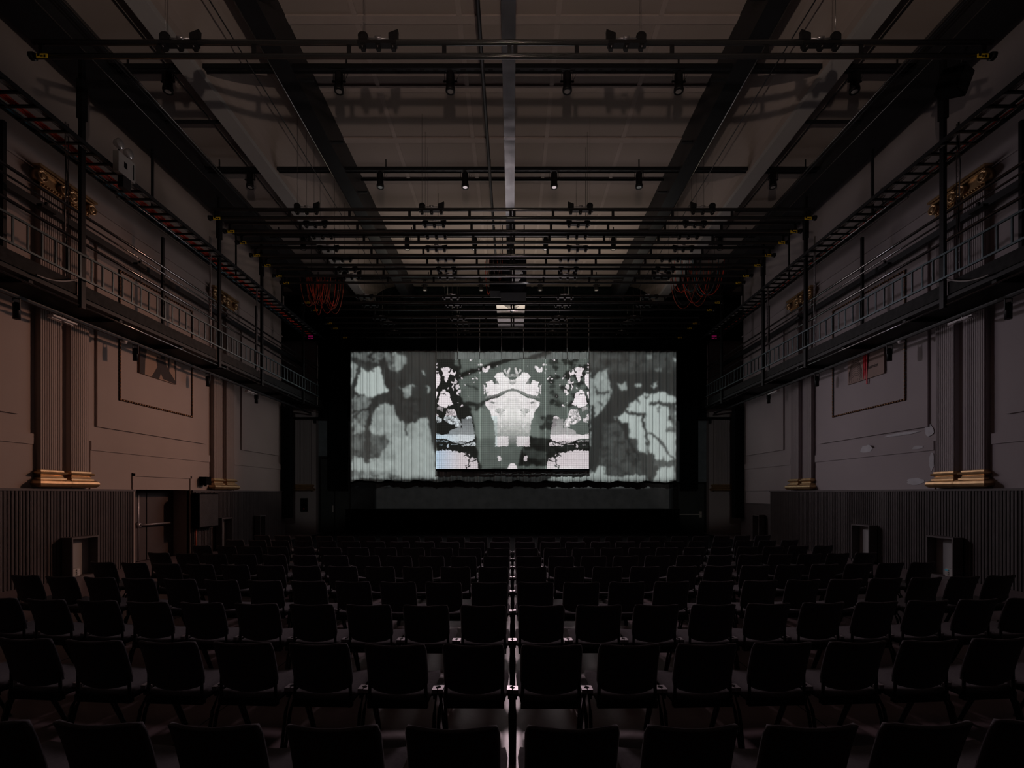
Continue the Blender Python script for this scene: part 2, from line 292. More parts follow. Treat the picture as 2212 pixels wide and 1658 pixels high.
M['leghighlight'] = mat('leg_edge_highlight', (.30, .22, .08), .4, metal=.6)
M['alu'] = mat('brushed_aluminium', (.38, .36, .38), .42, metal=.7, var=.1, scale=20)
M['white'] = mat('white_plastic', (.62, .60, .60), .5, var=.05)
M['grey'] = mat('grey_plastic', (.42, .40, .38), .5)
M['lens'] = mat('lamp_lens', (.7, .68, .68), .12, metal=.6)
M['yellow'] = mat('yellow_tag', (.95, .66, .02), .6, var=.05)
M['red'] = mat('red_cable', (.85, .07, .03), .5)
M['orange'] = mat('orange_cable', (.40, .07, .03), .5)
M['blue'] = mat('teal_cable', (.06, .22, .30), .5)
M['greyc'] = mat('grey_cable', (.30, .28, .27), .5)
M['blackc'] = mat('black_cable', (.01, .01, .01), .5)
M['ribbon'] = mat('red_ribbon', (.85, .01, .03), .5)
M['paper'] = mat('print_paper', (.34, .23, .17), .8, var=.06)
M['paper2'] = mat('sepia_paper', (.30, .21, .18), .8, var=.06)
M['ink'] = mat('print_ink', (.03, .022, .022), .8)
M['magenta'] = mat('magenta_sign', (.2, .01, .08), .5, emit=(.8, .02, .25), estr=.10)
M['bluescreen'] = mat('device_screen', (.02, .08, .1), .4, emit=(.05, .4, .55), estr=.08)
def led_material():
    m = bpy.data.materials.new('led_pixels'); m.use_nodes = True; n = m.node_tree; b = n.nodes['Principled BSDF']
    b.inputs['Base Color'].default_value = (.34, .36, .35, 1); b.inputs['Roughness'].default_value = .9; b.inputs['Specular IOR Level'].default_value = .1
    g = n.nodes.new('ShaderNodeNewGeometry'); s = n.nodes.new('ShaderNodeSeparateXYZ'); n.links.new(g.outputs['Position'], s.inputs[0])
    uu = mth(n, 'DIVIDE', mth(n, 'SUBTRACT', s.outputs[0], LX0), LX1-LX0); vv = mth(n, 'DIVIDE', mth(n, 'SUBTRACT', s.outputs[2], LZ0), LZ1-LZ0)
    c = n.nodes.new('ShaderNodeCombineXYZ'); n.links.new(uu, c.inputs[0]); n.links.new(vv, c.inputs[1])
    t = n.nodes.new('ShaderNodeTexImage'); t.image = led_img; t.extension = 'EXTEND'; n.links.new(c.outputs[0], t.inputs[0])
    k = math.pi*154; gx = mth(n, 'ABSOLUTE', mth(n, 'SINE', mth(n, 'MULTIPLY', uu, k))); gy = mth(n, 'ABSOLUTE', mth(n, 'SINE', mth(n, 'MULTIPLY', vv, k*236/330)))
    # bright joint line of each panel column
    fr = mth(n, 'FRACT', mth(n, 'MULTIPLY', uu, 7)); jl = mth(n, 'LESS_THAN', fr, .028)
    pat = mth(n, 'MULTIPLY', mth(n, 'ADD', mth(n, 'MULTIPLY', gx, .8), .2), mth(n, 'ADD', mth(n, 'MULTIPLY', gy, .8), .2))
    vm = n.nodes.new('ShaderNodeVectorMath'); vm.operation = 'SCALE'; n.links.new(t.outputs[0], vm.inputs[0]); n.links.new(mth(n, 'MULTIPLY', pat, 2.1), vm.inputs['Scale'])
    # the mesh of the wall also dims the light it reflects
    cc = n.nodes.new('ShaderNodeVectorMath'); cc.operation = 'SCALE'; cc.inputs[0].default_value = (.50, .54, .51)
    n.links.new(mth(n, 'ADD', pat, mth(n, 'MULTIPLY', jl, .8)), cc.inputs['Scale']); n.links.new(cc.outputs[0], b.inputs['Base Color'])
    n.links.new(vm.outputs[0], b.inputs['Emission Color']); b.inputs['Emission Strength'].default_value = 1.0
    return m
LY = 21.2; LX0, LX1 = (942-VX)*LY/F, (1272-VX)*LY/F; LZ0, LZ1 = E+(VY-1012)*LY/F, E+(VY-776)*LY/F
M['led'] = led_material()

# ---------------------------------------------------------------- mesh helpers
class MB:
    def __init__(s): s.v = []; s.f = []; s.sm = []
    def quad(s, *p): i = len(s.v); s.v += [tuple(q) for q in p]; s.f.append(tuple(range(i, i+len(p)))); s.sm.append(False); return s
    def box(s, x0, x1, y0, y1, z0, z1):
        x0, x1 = min(x0, x1), max(x0, x1); y0, y1 = min(y0, y1), max(y0, y1); z0, z1 = min(z0, z1), max(z0, z1)
        i = len(s.v); s.v += [(x, y, z) for z in (z0, z1) for y in (y0, y1) for x in (x0, x1)]
        for q in ((0,2,3,1), (4,5,7,6), (0,1,5,4), (2,6,7,3), (0,4,6,2), (1,3,7,5)): s.f.append(tuple(i+k for k in q)); s.sm.append(False)
        return s
    def tube(s, p0, p1, r, n=8, r2=None, cap=True):
        p0, p1 = Vector(p0), Vector(p1); d = (p1-p0).normalized(); a = d.orthogonal().normalized(); b = d.cross(a); r2 = r if r2 is None else r2
        i = len(s.v)
        for p, rr in ((p0, r), (p1, r2)):
            for k in range(n): t = 2*math.pi*k/n; s.v.append(tuple(p+a*math.cos(t)*rr+b*math.sin(t)*rr))
        for k in range(n): s.f.append((i+k, i+(k+1) % n, i+n+(k+1) % n, i+n+k)); s.sm.append(True)
        if cap: s.f.append(tuple(i+k for k in range(n))[::-1]); s.f.append(tuple(i+n+k for k in range(n))); s.sm += [False, False]
        return s
    def path(s, pts, r, n=6):
        pts = [Vector(p) for p in pts]; i = len(s.v); L = len(pts)
        for j, p in enumerate(pts):
            d = (pts[min(j+1, L-1)]-pts[max(j-1, 0)]).normalized(); up = Vector((0, 0, 1)) if abs(d.z) < .9 else Vector((0, 1, 0)); a = d.cross(up).normalized(); b = d.cross(a)
            for k in range(n): t = 2*math.pi*k/n; s.v.append(tuple(p+a*math.cos(t)*r+b*math.sin(t)*r))
        for j in range(L-1):
            for k in range(n): s.f.append((i+j*n+k, i+j*n+(k+1) % n, i+(j+1)*n+(k+1) % n, i+(j+1)*n+k)); s.sm.append(True)
        return s
    def lathe(s, c, prof, axis='z', n=14):
        i = len(s.v)
        for r, h in prof:
            for k in range(n):
                t = 2*math.pi*k/n; q = (r*math.cos(t), r*math.sin(t))
                s.v.append((c[0]+q[0], c[1]+q[1], c[2]+h) if axis == 'z' else (c[0]+h, c[1]+q[0], c[2]+q[1]) if axis == 'x' else (c[0]+q[0], c[1]+h, c[2]+q[1]))
        for j in range(len(prof)-1):
            for k in range(n): s.f.append((i+j*n+k, i+j*n+(k+1) % n, i+(j+1)*n+(k+1) % n, i+(j+1)*n+k)); s.sm.append(True)
        return s
    def rings(s, rings, smooth=True):                    # rings of equal length, each a closed loop; both ends capped
        n = len(rings[0]); i = len(s.v)
        for r in rings: s.v += [tuple(p) for p in r]
        for j in range(len(rings)-1):
            for k in range(n): s.f.append((i+j*n+k, i+j*n+(k+1) % n, i+(j+1)*n+(k+1) % n, i+(j+1)*n+k)); s.sm.append(smooth)
        s.f.append(tuple(range(i, i+n))[::-1]); s.f.append(tuple(range(i+(len(rings)-1)*n, i+len(rings)*n))); s.sm += [False, False]; return s
    def ball(s, c, r, n=8, m=5, sx=1, sy=1, sz=1):
        rr = [[(c[0]+sx*r*math.sin(math.pi*(j+.05)/(m+.1))*math.cos(2*math.pi*k/n), c[1]+sy*r*math.sin(math.pi*(j+.05)/(m+.1))*math.sin(2*math.pi*k/n), c[2]+sz*r*math.cos(math.pi*(j+.05)/(m+.1))) for k in range(n)] for j in range(m+1)]
        return s.rings(rr)
    def mesh(s, name, m):
        me = bpy.data.meshes.new(name); me.from_pydata(s.v, [], s.f); me.materials.append(m)
        me.polygons.foreach_set('use_smooth', s.sm); b = bmesh.new(); b.from_mesh(me); bmesh.ops.recalc_face_normals(b, faces=b.faces); b.to_mesh(me); b.free(); return me
    def build(s, name, m, parent=None, loc=None):
        return link(name, s.mesh(name, m), parent, loc)
def link(name, me, parent=None, loc=None, rot=None):
    o = bpy.data.objects.new(name, me); COL.objects.link(o)
    if parent is not None: o.parent = parent
    if loc: o.location = loc
    if rot: o.rotation_euler = rot
    return o
def tag(o, label=None, cat=None, group=None, kind=None):
    for k, val in (('label', label), ('category', cat), ('group', group), ('kind', kind)):
        if val: o[k] = val
    return o
def thing(name, label, cat, loc=(0,0,0), rz=0, group=None):
    o = bpy.data.objects.new(name, None); COL.objects.link(o); o.location = loc; o.rotation_euler = (0, 0, rz); o.empty_display_size = .1
    return tag(o, label, cat, group)
def copy_tree(o, parent=None):
    c = o.copy(); COL.objects.link(c)
    if parent is not None: c.parent = parent
    for ch in list(o.children): copy_tree(ch, c)
    return c
ORD = ['first', 'second', 'third', 'fourth', 'fifth', 'sixth', 'seventh', 'eighth', 'ninth', 'tenth', 'eleventh', 'twelfth', 'thirteenth', 'fourteenth']

# ---------------------------------------------------------------- structure: floor, walls, ceiling
W_ = 9.5; YB = 22.6
fl = tag(MB().box(-12, 12, -3, YB+.4, -.1, 0).build('floor', M['floor']), kind='structure')
for x in (-4.9, -2.45, 0.0, 2.45, 4.9): MB().box(x-.004, x+.004, 0, 20, 0, .002).build('seam', M['recess'], fl)

SLAT = {}
def side_wall(sx):
    side = 'left' if sx < 0 else 'right'; PL = M['plaster_l'] if sx < 0 else M['plaster_r']
    X = lambda d: sx*(W_-d)                               # d = how far a face stands out from the wall plane
    dY0, dY1, dZ = 12.12, 14.2, 2.25
    b = MB(); xo = sx*(W_+.6)
    if sx < 0:
        b.box(X(0), xo, -3, dY0, 0, 11.3).box(X(0), xo, dY0, dY1, dZ, 11.3).box(X(0), xo, dY1, 20, 0, 11.3)
    else: b.box(X(0), xo, -3, 20, 0, 11.3)
    wall = tag(b.build('wall_'+side, PL), kind='structure')
    end = 20.0 if sx < 0 else 17.7
    runs = [(7.6, dY0-.05), (dY1+.02, end)] if sx < 0 else [(7.6, end)]
    for a, c in runs:
        MB().box(X(.0), X(.03), a, c, 0, 1.88).build('wainscot_board', M['recess'], wall)
        MB().box(X(.0), X(.11), a, c, 1.87, 1.915).build('wainscot_cap', M['slat'], wall)
    if 'm' not in SLAT:
        s = MB(); s.box(-.03, .03, -.0235, .0235, 0, 1.87); s.box(-.034, .034, -.017, -.003, 0, 1.87).box(-.034, .034, .004, .018, 0, 1.87); SLAT['m'] = s.mesh('slat', M['slat'])
    y = 7.7; n = 0
    while y < end-.03:
        if any(a < y-.03 and y+.03 < c for a, c in runs): link('slat', SLAT['m'], wall, (X(.06), y, 0)); n += 1
        y += .0705
    if sx > 0:
        MB().box(X(0), X(.05), 17.7, 20, 0, 1.40).build('low_wainscot', M['slat'], wall); MB().box(X(0), X(.07), 17.7, 20, 1.40, 1.44).build('wainscot_cap', M['slat'], wall)
    # ledge bands and raised field panels between the pilasters
    for a, c in ((6.5, 9.55), (10.86, 15.12), (16.45, 20.0)):
        MB().box(X(0), X(.05), a, c, 2.79, 3.0).build('ledge_band', PL, wall)
        MB().box(X(0), X(.025), a, c, 1.915, 2.79).build('lower_panel', PL, wall)
    for a, c in ((5.5, 9.27), (11.02, 14.95), (16.9, 19.6)):
        MB().box(X(0), X(.045), a, c, 3.34, 7.7).build('wall_panel', PL, wall)
    MB().box(X(0), X(.03), -3, 20, 8.26, 8.30).build('cornice_line', PL, wall); MB().box(X(0), X(.03), 11.6, 16, 8.9, 8.94).build('cornice_line', PL, wall)
    MB().box(X(0), X(.06), 7.4, 20, 9.6, 9.95).build('cornice', PL, wall)
    # rope moulding frame
    fr = MB(); y0, y1, z0, z1, wd = 11.61, 14.28, 4.05, 7.2, .05
    fr.box(X(.045), X(.06), y0, y1, z0, z0+wd).box(X(.045), X(.06), y0, y1, z1-wd, z1).box(X(.045), X(.06), y0, y0+wd, z0, z1).box(X(.045), X(.06), y1-wd, y1, z0, z1)
    fo = fr.build('frame_moulding', M['recess'], wall); bd = MB(); st = .085
    for k in range(int((y1-y0)/st)):
        for z in (z0+wd/2, z1-wd/2): bd.ball((X(.065), y0+(k+.5)*st, z), .024, 6, 4, 1, 1.5, 1)
    for k in range(int((z1-z0)/st)):
        for y in (y0+wd/2, y1-wd/2): bd.ball((X(.065), y, z0+(k+.5)*st), .024, 6, 4, 1, 1, 1.5)
    tag(bd.build('moulding_bead', M['bronze'], fo), kind='stuff')
    # fluted pilasters with gold base and capital
    for y0, y1 in ((9.62, 10.08), (10.29, 10.74), (15.2, 15.66), (15.88, 16.34)):
        p = MB().box(X(0), X(.085), y0, y1, 1.95, 8.35).build('pilaster', PL, wall)
        for k in range(10):
            yy = y0+(k+.5)*(y1-y0)/10; MB().box(X(.08), X(.112), yy-.0155, yy+.0155, 2.3, 7.85).build('flute_fillet', PL, p)
        pr = [(.0, .0), (.075, .0), (.11, .03), (.125, .075), (.11, .12), (.075, .15), (.05, .155), (.05, .185), (.02, .2), (.005, .235), (.02, .255), (.05, .26), (.065, .285), (.05, .31), (.02, .315), (.02, .345), (.0, .35)]
        rg = [[(X(-.01), y0-o, 1.945+z), (X(.12+o), y0-o, 1.945+z), (X(.12+o), y1+o, 1.945+z), (X(-.01), y1+o, 1.945+z)] for o, z in pr]
        MB().rings(rg, False).build('gold_base', M['gold'], p)
        c = MB(); z = 7.85
        c.box(X(0), X(.13), y0-.02, y1+.02, z, z+.05).box(X(0), X(.115), y0, y1, z+.05, z+.36).box(X(0), X(.17), y0-.06, y1+.06, z+.36, z+.40).box(X(0), X(.21), y0-.1, y1+.1, z+.42, z+.47)
        co = c.build('gold_capital', M['gold'], p)
        vv = MB()
        for yy in (y0-.01, y1+.01):
            vv.lathe((X(.06), yy, z+.27), [(.001, -.12), (.11, -.12), (.11, .12), (.085, .12), (.08, .09), (.055, .09), (.05, .13), (.03, .13), (.001, .13)] if sx < 0 else [(.001, .12), (.11, .12), (.11, -.12), (.085, -.12), (.08, -.09), (.055, -.09), (.05, -.13), (.03, -.13), (.001, -.13)], 'x', 14)
        vv.build('volute', M['gold'], p)
        bb = MB()
        for k in range(7): bb.ball((X(.13), y0+.05+k*(y1-y0-.1)/6, z+.13), .026, 6, 4)
        tag(bb.build('capital_bead', M['gold'], p), kind='stuff')
    # recess beyond the side wall with its front-facing pilaster
    xa = 10.05; b2 = MB(); b2.box(sx*9.06, sx*11.9, 22.3, YB+.2, 0, 11.3).box(sx*W_, sx*(W_+.6), 19.9, 20.0, 0, 11.3).box(sx*11.2, sx*11.9, 19.5, YB, 0, 11.3)
    ret = b2.build('return_wall', M['plaster_r'], wall)
    p = MB().box(sx*9.25, sx*9.98, 22.2, 22.3, 1.9, 5.2).build('pilaster', M['plaster_r'], wall)
    for k in range(9): xx = sx*(9.34+k*.065); MB().box(xx-.02, xx+.02, 22.17, 22.2, 2.2, 5.2).build('flute_fillet', M['plaster_r'], p)
    pr = [(.1, 0), (.14, .04), (.14, .1), (.06, .14), (.05, .2), (.09, .22), (.09, .27), (.03, .3)]
    MB().rings([[(sx*9.22-sx*o, 22.18-o, 1.93+z), (sx*10.0+sx*o, 22.18-o, 1.93+z), (sx*10.0+sx*o, 22.3, 1.93+z), (sx*9.22-sx*o, 22.3, 1.93+z)] for o, z in pr], False).build('gold_base', M['gold'], p)
    return wall
wl = side_wall(-1); wr = side_wall(1)
# filler patches on the right wall
def patch(y0, y1, z0, z1, d):
    n = 14; pts = []
    for k in range(n): t = 2*math.pi*k/n; r = random.uniform(.72, 1.1); pts.append((W_-d, (y0+y1)/2+(y1-y0)/2*math.cos(t)*r, (z0+z1)/2+(z1-z0)/2*math.sin(t)*r))
    b = MB(); b.rings([pts, [(x-.004, y, z) for x, y, z in pts]], False).build('filler_patch', M['patch'], wr)
patch(12.65, 13.15, 2.88, 3.12, .055); patch(11.1, 11.45, 2.84, 2.93, .055); patch(10.87, 11.15, 3.1, 3.4, .012); patch(10.86, 11.0, 2.3, 2.76, .03); patch(11.1, 11.65, 2.02, 2.18, .03); patch(11.2, 12.4, 3.22, 3.30, .012)

bw = MB(); bw.box(-12, 12, YB, YB+.3, 0, 11.4)
bwo = tag(bw.build('wall_back', M['stagewall']), kind='structure')
MB().box(-9.04, -7.75, YB-.05, YB, 3.55, 5.25).build('wall_panel', M['bluewall'], bwo); MB().box(7.55, 9.04, YB-.05, YB, 2.35, 5.25).build('wall_panel', M['bluewall'], bwo)
MB().box(-6.35, 7.3, YB-.04, YB, 1.12, 2.3).build('pale_band', mat('pale_band', (.17, .165, .17), .9), bwo)
blk = MB().box(-12, 12, YB-.02, YB, 5.3, 11.3).build('black_masking', M['drape'], bwo)
# back doors
d1 = tag(MB().box(-9.0, -7.55, YB-.10, YB-.02, 0, 3.5).build('door_2', M['recess']), kind='structure')
for a, c in ((-8.9, -8.28), (-8.22, -7.6)): lf = MB().box(a, c, YB-.14, YB-.10, .02, 3.4).build('door_leaf', M['doordark'], d1)
MB().box(-8.36, -8.30, YB-.18, YB-.14, .95, 1.25).build('handle', M['grey'], d1)
d2 = tag(MB().box(7.5, 9.0, YB-.10, YB-.02, 0, 2.33).build('door_3', M['recess']), kind='structure')
lf = MB().box(7.7, 8.9, YB-.14, YB-.10, .02, 2.25).build('door_leaf', M['doordark'], d2)
MB().box(7.62, 8.75, YB-.22, YB-.18, .82, .87).box(8.66, 8.76, YB-.22, YB-.14, .70, .98).build('push_bar', M['grey'], d2)
# left wall door with panic bar
dd = tag(MB().box(-W_-.5, -W_-.54, 12.0, 14.3, 0, 2.3).box(-W_-.5, -W_+.0, 12.06, 12.12, 0, 2.25).build('door_1', M['doorpaint']), kind='structure')
MB().box(-W_-.06, -W_+.05, 12.04, 12.12, 0, 2.32).box(-W_-.06, -W_+.05, 14.2, 14.26, 0, 2.32).box(-W_-.06, -W_+.05, 12.04, 14.26, 2.25, 2.33).box(-W_, -W_+.03, 11.95, 14.28, 2.33, 2.5).build('door_frame', M['plaster_l'], dd)
lf = MB().box(-W_-.44, -W_-.49, 12.14, 13.12, .02, 2.22).build('door_leaf', M['doorpaint'], dd); MB().box(-W_-.44, -W_-.49, 13.16, 14.18, .02, 2.22).build('door_leaf', M['doorpaint'], dd)
MB().tube((-W_-.36, 12.75, .05), (-W_-.36, 12.75, 2.15), .018).build('latch_rod', M['alu'], dd)
MB().tube((-W_-.33, 12.76, .98), (-W_-.33, 13.9, .98), .03).lathe((-W_-.40, 12.76, .98), [(.001, .08), (.06, .08), (.08, 0)], 'x').build('push_bar', M['alu'], dd)

# ceiling: flat field, coved sides, downstand beams
CK = E+9.4
cm = MB(); prof = [(-12, E+8.95), (-6.68, E+8.95), (-6.68, E+8.5), (-6.33, E+8.5), (-6.33, E+8.62)]
cove = [(-6.33+1.15*(1-math.cos(t)), E+8.62+.78*math.sin(t)) for t in [math.pi/2*k/8 for k in range(9)]]
half = [(-12, E+9.0), (-6.33, E+9.0), (-6.33, E+8.62)]+cove[1:]
full = half+[(-x, z) for x, z in half[::-1]]
for (xa, za), (xb, zb) in zip(full[:-1], full[1:]):
    cm.quad((xa, -3, za), (xb, -3, zb), (xb, 22.0, zb), (xa, 22.0, za)); cm.sm[-1] = abs(za-zb) > 1e-4 and abs(xa-xb) > 1e-4
cm.quad((-12, -3, CK+.3), (12, -3, CK+.3), (12, 23, CK+.3), (-12, 23, CK+.3))
ceil = tag(cm.build('ceiling', M['ceil']), kind='structure')
MB().box(-12, 12, 22.0, 22.2, E+7.0, CK+.3).build('bulkhead', M['drape'], ceil)
for sx in (-1, 1):
    MB().box(sx*6.33, sx*6.70, -3, 22, E+8.5, E+9.05).build('downstand_beam', M['beam'], ceil)
    # steel beam with flanges
    MB().box(sx*4.47, sx*4.50, -3, 22, E+8.6, CK).box(sx*4.45, sx*4.82, -3, 22, E+8.56, E+8.6).box(sx*4.80, sx*4.82, -3, 22, E+8.6, E+8.7).build('steel_beam', M['dark'], ceil)
    MB().box(sx*8.2, sx*8.99, -3, 22, E+8.45, E+8.98).build('edge_beam', M['dark'], ceil)
    MB().tube((sx*8.18, -3, E+8.44), (sx*8.18, 22, E+8.44), .012).build('conduit', M['rail'], ceil)
    for x, k in ((7.55, 8.3), (7.66, 8.32), (7.2, 8.9), (7.0, 8.9), (5.3, 8.62), (4.85, 8.58)):
        MB().tube((sx*x, -3, E+k), (sx*x, 22, E+k), .018 if k < 8.6 else .012).build('conduit', M['rail'] if x in (4.85, 7.55) else M['dark'], ceil)
    for y in (11.4, 13.2, 15.0, 17.0, 19): MB().box(sx*6.72, sx*8.2, y, y+.06, E+8.75, E+8.8).build('cross_strut', M['dark'], ceil)
    for y in (8.5, 10.2, 12, 14, 16): MB().box(sx*4.2, sx*4.47, y, y+.05, E+8.7, E+8.75).build('lug', M['dark'], ceil)
for x in (-3.1, -1.05, .9, 2.92): MB().box(x-.05, x+.05, -3, 22, CK-.02, CK+.0).build('batten', M['batten'], ceil)
y = 7.95
while y < 22: MB().box(-4.47, 4.47, y-.09, y+.09, CK-.025, CK+.0).build('cross_batten', M['batten'], ceil); y += 1.64
# long central duct and the thin pipe beside it
t = thing('steel_duct', 'long galvanised rectangular duct along the middle of the ceiling', 'duct')
for a, c in ((-2, 10.9), (10.92, 16.9), ): MB().box(-.19, .055, a, c, E+8.0, E+8.22).build('duct_section', M['duct'], t)
MB().box(-.20, .065, 10.87, 10.95, E+7.99, E+8.23).build('joint_collar', M['galv'], t)
t2 = MB().tube((-.58, -2, E+8.2), (-.58, 16.6, E+8.2), .038, 10).build('steel_pipe', M['dark']); tag(t2, 'thin dark pipe running beside the central ceiling duct', 'pipe')
for i, (Y, k) in enumerate(((14.2, 9.2), (16.2, 9.2), (18.1, 9.2))):
    tag(MB().tube((-4.44, Y, E+k), (4.44, Y, E+k), .035, 8).build('cross_pipe', M['dark']), 'dark pipe across the ceiling between the steel beams, %s from the camera' % ORD[i], 'pipe', 'cross pipes under the ceiling')

tag(MB().box(-8.6, 8.6, 12.9, 22.0, 0, .02).build('floor_cloth', M['matte']), 'black floor cloth between the chairs and the stage', 'floor cloth')
# ---------------------------------------------------------------- catwalks
def catwalk(sx):
    side = 'left' if sx < 0 else 'right'; XF = 8.4
    t = thing('catwalk', 'black steel catwalk with railings along the %s wall' % side, 'catwalk', (sx*XF, 2, 5.5))
    L = lambda b, n, m: b.build(n, M[m], t, (-sx*XF, -2, -5.5))
    B = lambda *a: MB().box(*a)
    L(B(sx*8.45, sx*9.48, 2, 21.6, 5.58, 5.66), 'deck', 'black')
    for k in range(10): L(B(sx*8.45, sx*9.48, 2.6+k*1.95, 2.68+k*1.95, 5.5, 5.58), 'deck_joist', 'black')
    cuts = [2, 9.40, 13.80, 16.16, 19.36, 21.6]
    for a, c in zip(cuts[:-1], cuts[1:]): L(B(sx*8.42, sx*8.45, a+.05, c-.04, 5.66, 5.90), 'toe_board', 'scuff')
    L(B(sx*8.40, sx*8.47, 2, 21.6, 5.56, 5.62), 'edge_angle', 'black')
    L(MB().tube((sx*8.40, 2, 5.47), (sx*8.40, 21.6, 5.47), .017, 8), 'bottom_rail', 'rail')
    for z, r in ((7.27, .030), (6.72, .030)): L(MB().tube((sx*8.42, 2, z), (sx*8.42, 21.6, z), r, 10), 'handrail', 'rail')
    L(MB().tube((sx*8.55, 2, 7.20), (sx*8.55, 21.6, 7.20), .02, 8), 'inner_rail', 'rail')
    L(B(sx*8.98, sx*9.04, 2, 21.6, 5.36, 5.42), 'lamp_track', 'dark'); L(B(sx*9.25, sx*9.34, 2, 21.6, 7.42, 7.56), 'wall_duct', 'dark')
    for y in (9.43, 13.85, 16.2, 19.4):
        L(B(sx*8.36, sx*8.43, y-.045, y+.045, 5.42, 10.26), 'post', 'black')
        L(B(sx*8.34, sx*8.45, y-.065, y+.065, 9.1, 9.85), 'post_sleeve', 'black')
    for y in (8.55, 12.45, 17.0, 20.8): L(B(sx*8.97, sx*9.03, y-.03, y+.03, 5.66, 8.4), 'back_post', 'black')
    L(MB().tube((sx*8.40, 2, 8.25), (sx*8.40, 21.6, 8.25), .014, 8), 'upper_wire_tube', 'rail')
    for z0 in (5.95,):
        tt = thing('ladder_tray', 'galvanised ladder tray standing on edge along the %s catwalk railing' % side, 'cable tray', (sx*8.34, 2, 5.95))
        LL = lambda b, n: b.build(n, M['ladder'], tt, (-sx*8.34, -2, -5.95))
        for z in (5.97, 6.43): LL(MB().box(sx*8.30, sx*8.335, 2, 20.8, z-.018, z+.018), 'side_rail')
        rg = MB().box(-.012, .012, -.014, .014, 0, .43).mesh('rung', M['ladder']); y = 7.8
        while y < 20.7: link('rung', rg, tt, (sx*8.318-sx*8.34, y-2, .03)); y += .252
    # high cable tray with cables
    tt = thing('cable_tray', 'black overhead ladder tray full of %s cables above the %s catwalk' % ('red and grey' if sx < 0 else 'grey and teal', side), 'cable tray', (sx*8.5, 2, 8.45))
    LL = lambda b, n, m: b.build(n, M[m], tt, (-sx*8.5, -2, -8.45))
    for x in (8.2, 8.87): LL(MB().box(sx*x, sx*(x+.02), 2, 21.2, 8.5, 8.58), 'side_rail', 'dark')
    rg = MB().box(-.33, .33, -.022, .022, 0, .035).mesh('rung', M['black']); y = 6.9
    while y < 21: link('rung', rg, tt, (sx*8.54-sx*8.5, y-2, .05)); y += .295
    def run(x0, n, m, r, name, ya=2, yb=20.6, z=8.55):
        for k in range(n):
            pts = [(sx*(x0+k*r*2.05+.012*math.sin(j*.9+k)), ya+j*(yb-ya)/40, z+.01*math.sin(j*1.3+k*2)) for j in range(41)]
            LL(MB().path(pts, r, 5), name, m)
    if sx < 0: run(8.55, 5, 'red', .016, 'red_cable'); run(8.25, 5, 'greyc', .014, 'grey_cable'); run(8.76, 4, 'blue', .013, 'teal_cable')
    else: run(8.74, 2, 'red', .010, 'red_cable', 2, 20); run(8.30, 4, 'greyc', .012, 'grey_cable'); run(8.62, 3, 'blackc', .012, 'black_cable')
    for y in (8.0, 11.9, 15.5, 18.6): LL(MB().box(sx*8.84, sx*8.88, y-.02, y+.02, 8.5, 10.27), 'hanger', 'black')
    # galvanised upright cable strips
    for nm, y, z0, z1, xx in (('nearest the camera', 9.25, 5.9, 8.9, 8.52), ('second from the camera', 13.55, 5.9, 9.0, 8.46), ('third from the camera', 15.95, 5.85, 8.6, 8.42), ('farthest from the camera', 20.9, 5.6, 8.2, 8.42)):
        v = thing('upright_cable_tray', 'narrow upright cable strip by the %s catwalk railing, %s' % (side, nm), 'cable tray', (sx*xx, y, z0), 0, 'upright cable strips')
        VV = lambda b, n, m: b.build(n, M[m], v, (-sx*xx, -y, -z0))
        for d in (-.03, .03): VV(MB().box(sx*xx-.006, sx*xx+.006, y+d-.006, y+d+.006, z0, z1), 'side_wire', 'galv')
        z = z0+.1; b = MB()
        while z < z1: b.box(sx*xx-.004, sx*xx+.004, y-.035, y+.035, z, z+.012); z += .11
        VV(b, 'cross_wire', 'galv')
        VV(MB().path([(sx*xx+.02*math.sin(j), y-.02+.01*math.cos(j*1.7), z0+(z1-z0)*j/12) for j in range(13)], .012, 5), 'cable', 'greyc' if y > 10 else 'blackc')
    # black spotlights hung under the walkway
    for i, y in enumerate((8.78, 11.55, 14.3, 17.0)):
        s = thing('spotlight', 'black can spotlight under the %s catwalk, %s from the camera' % (side, ORD[i]), 'spotlight', (sx*9.0, y, 5.36), 0, 'spotlights under the %s catwalk' % side)
        MB().box(-.07, -.06, -.01, .01, -.22, 0).box(.06, .07, -.01, .01, -.22, 0).box(-.07, .07, -.012, .012, -.012, 0).build('yoke', M['black'], s)
        MB().lathe((0, 0, -.38), [(.001, .005), (.052, .0), (.055, .0), (.055, .24), (.04, .3), (.001, .3)], 'z', 14).build('can', M['black'], s)
    for i, (y, nm) in enumerate(((9.66, 'near the first pilasters'), (16.6, 'far along'))):
        s = thing('floodlight', 'pale twin-lens floodlight under the %s catwalk, %s' % (side, nm), 'floodlight', (sx*8.98, y, 5.30), 0, 'floodlights under the catwalks')
        MB().box(-.06, .06, -.26, .26, -.03, 0).build('housing', M['white'], s)
        for d in (-.12, .14): MB().box(-.09, .0, d-.11, d+.09, -.055, -.03).build('lens_panel', M['lens'], s)
        MB().tube((0, 0, 0), (0, 0, .07), .012).build('bracket', M['galv'], s)
    s = thing('sensor', 'small white round sensor under the %s catwalk' % side, 'sensor', (sx*9.0, 11.2, 5.35)); MB().lathe((0, 0, -.05), [(.001, 0), (.06, .0), (.07, .03), (.07, .05), (.001, .05)], 'z', 14).build('cap', M['white'], s); MB().tube((0, 0, 0), (0, 0, .02), .02).build('mount', M['white'], s)
    # column loudspeaker by the far corner
    s = thing('column_speaker', 'tall black column loudspeaker at the far end of the %s wall' % side, 'speaker', (sx*9.28, 19.9, .82))
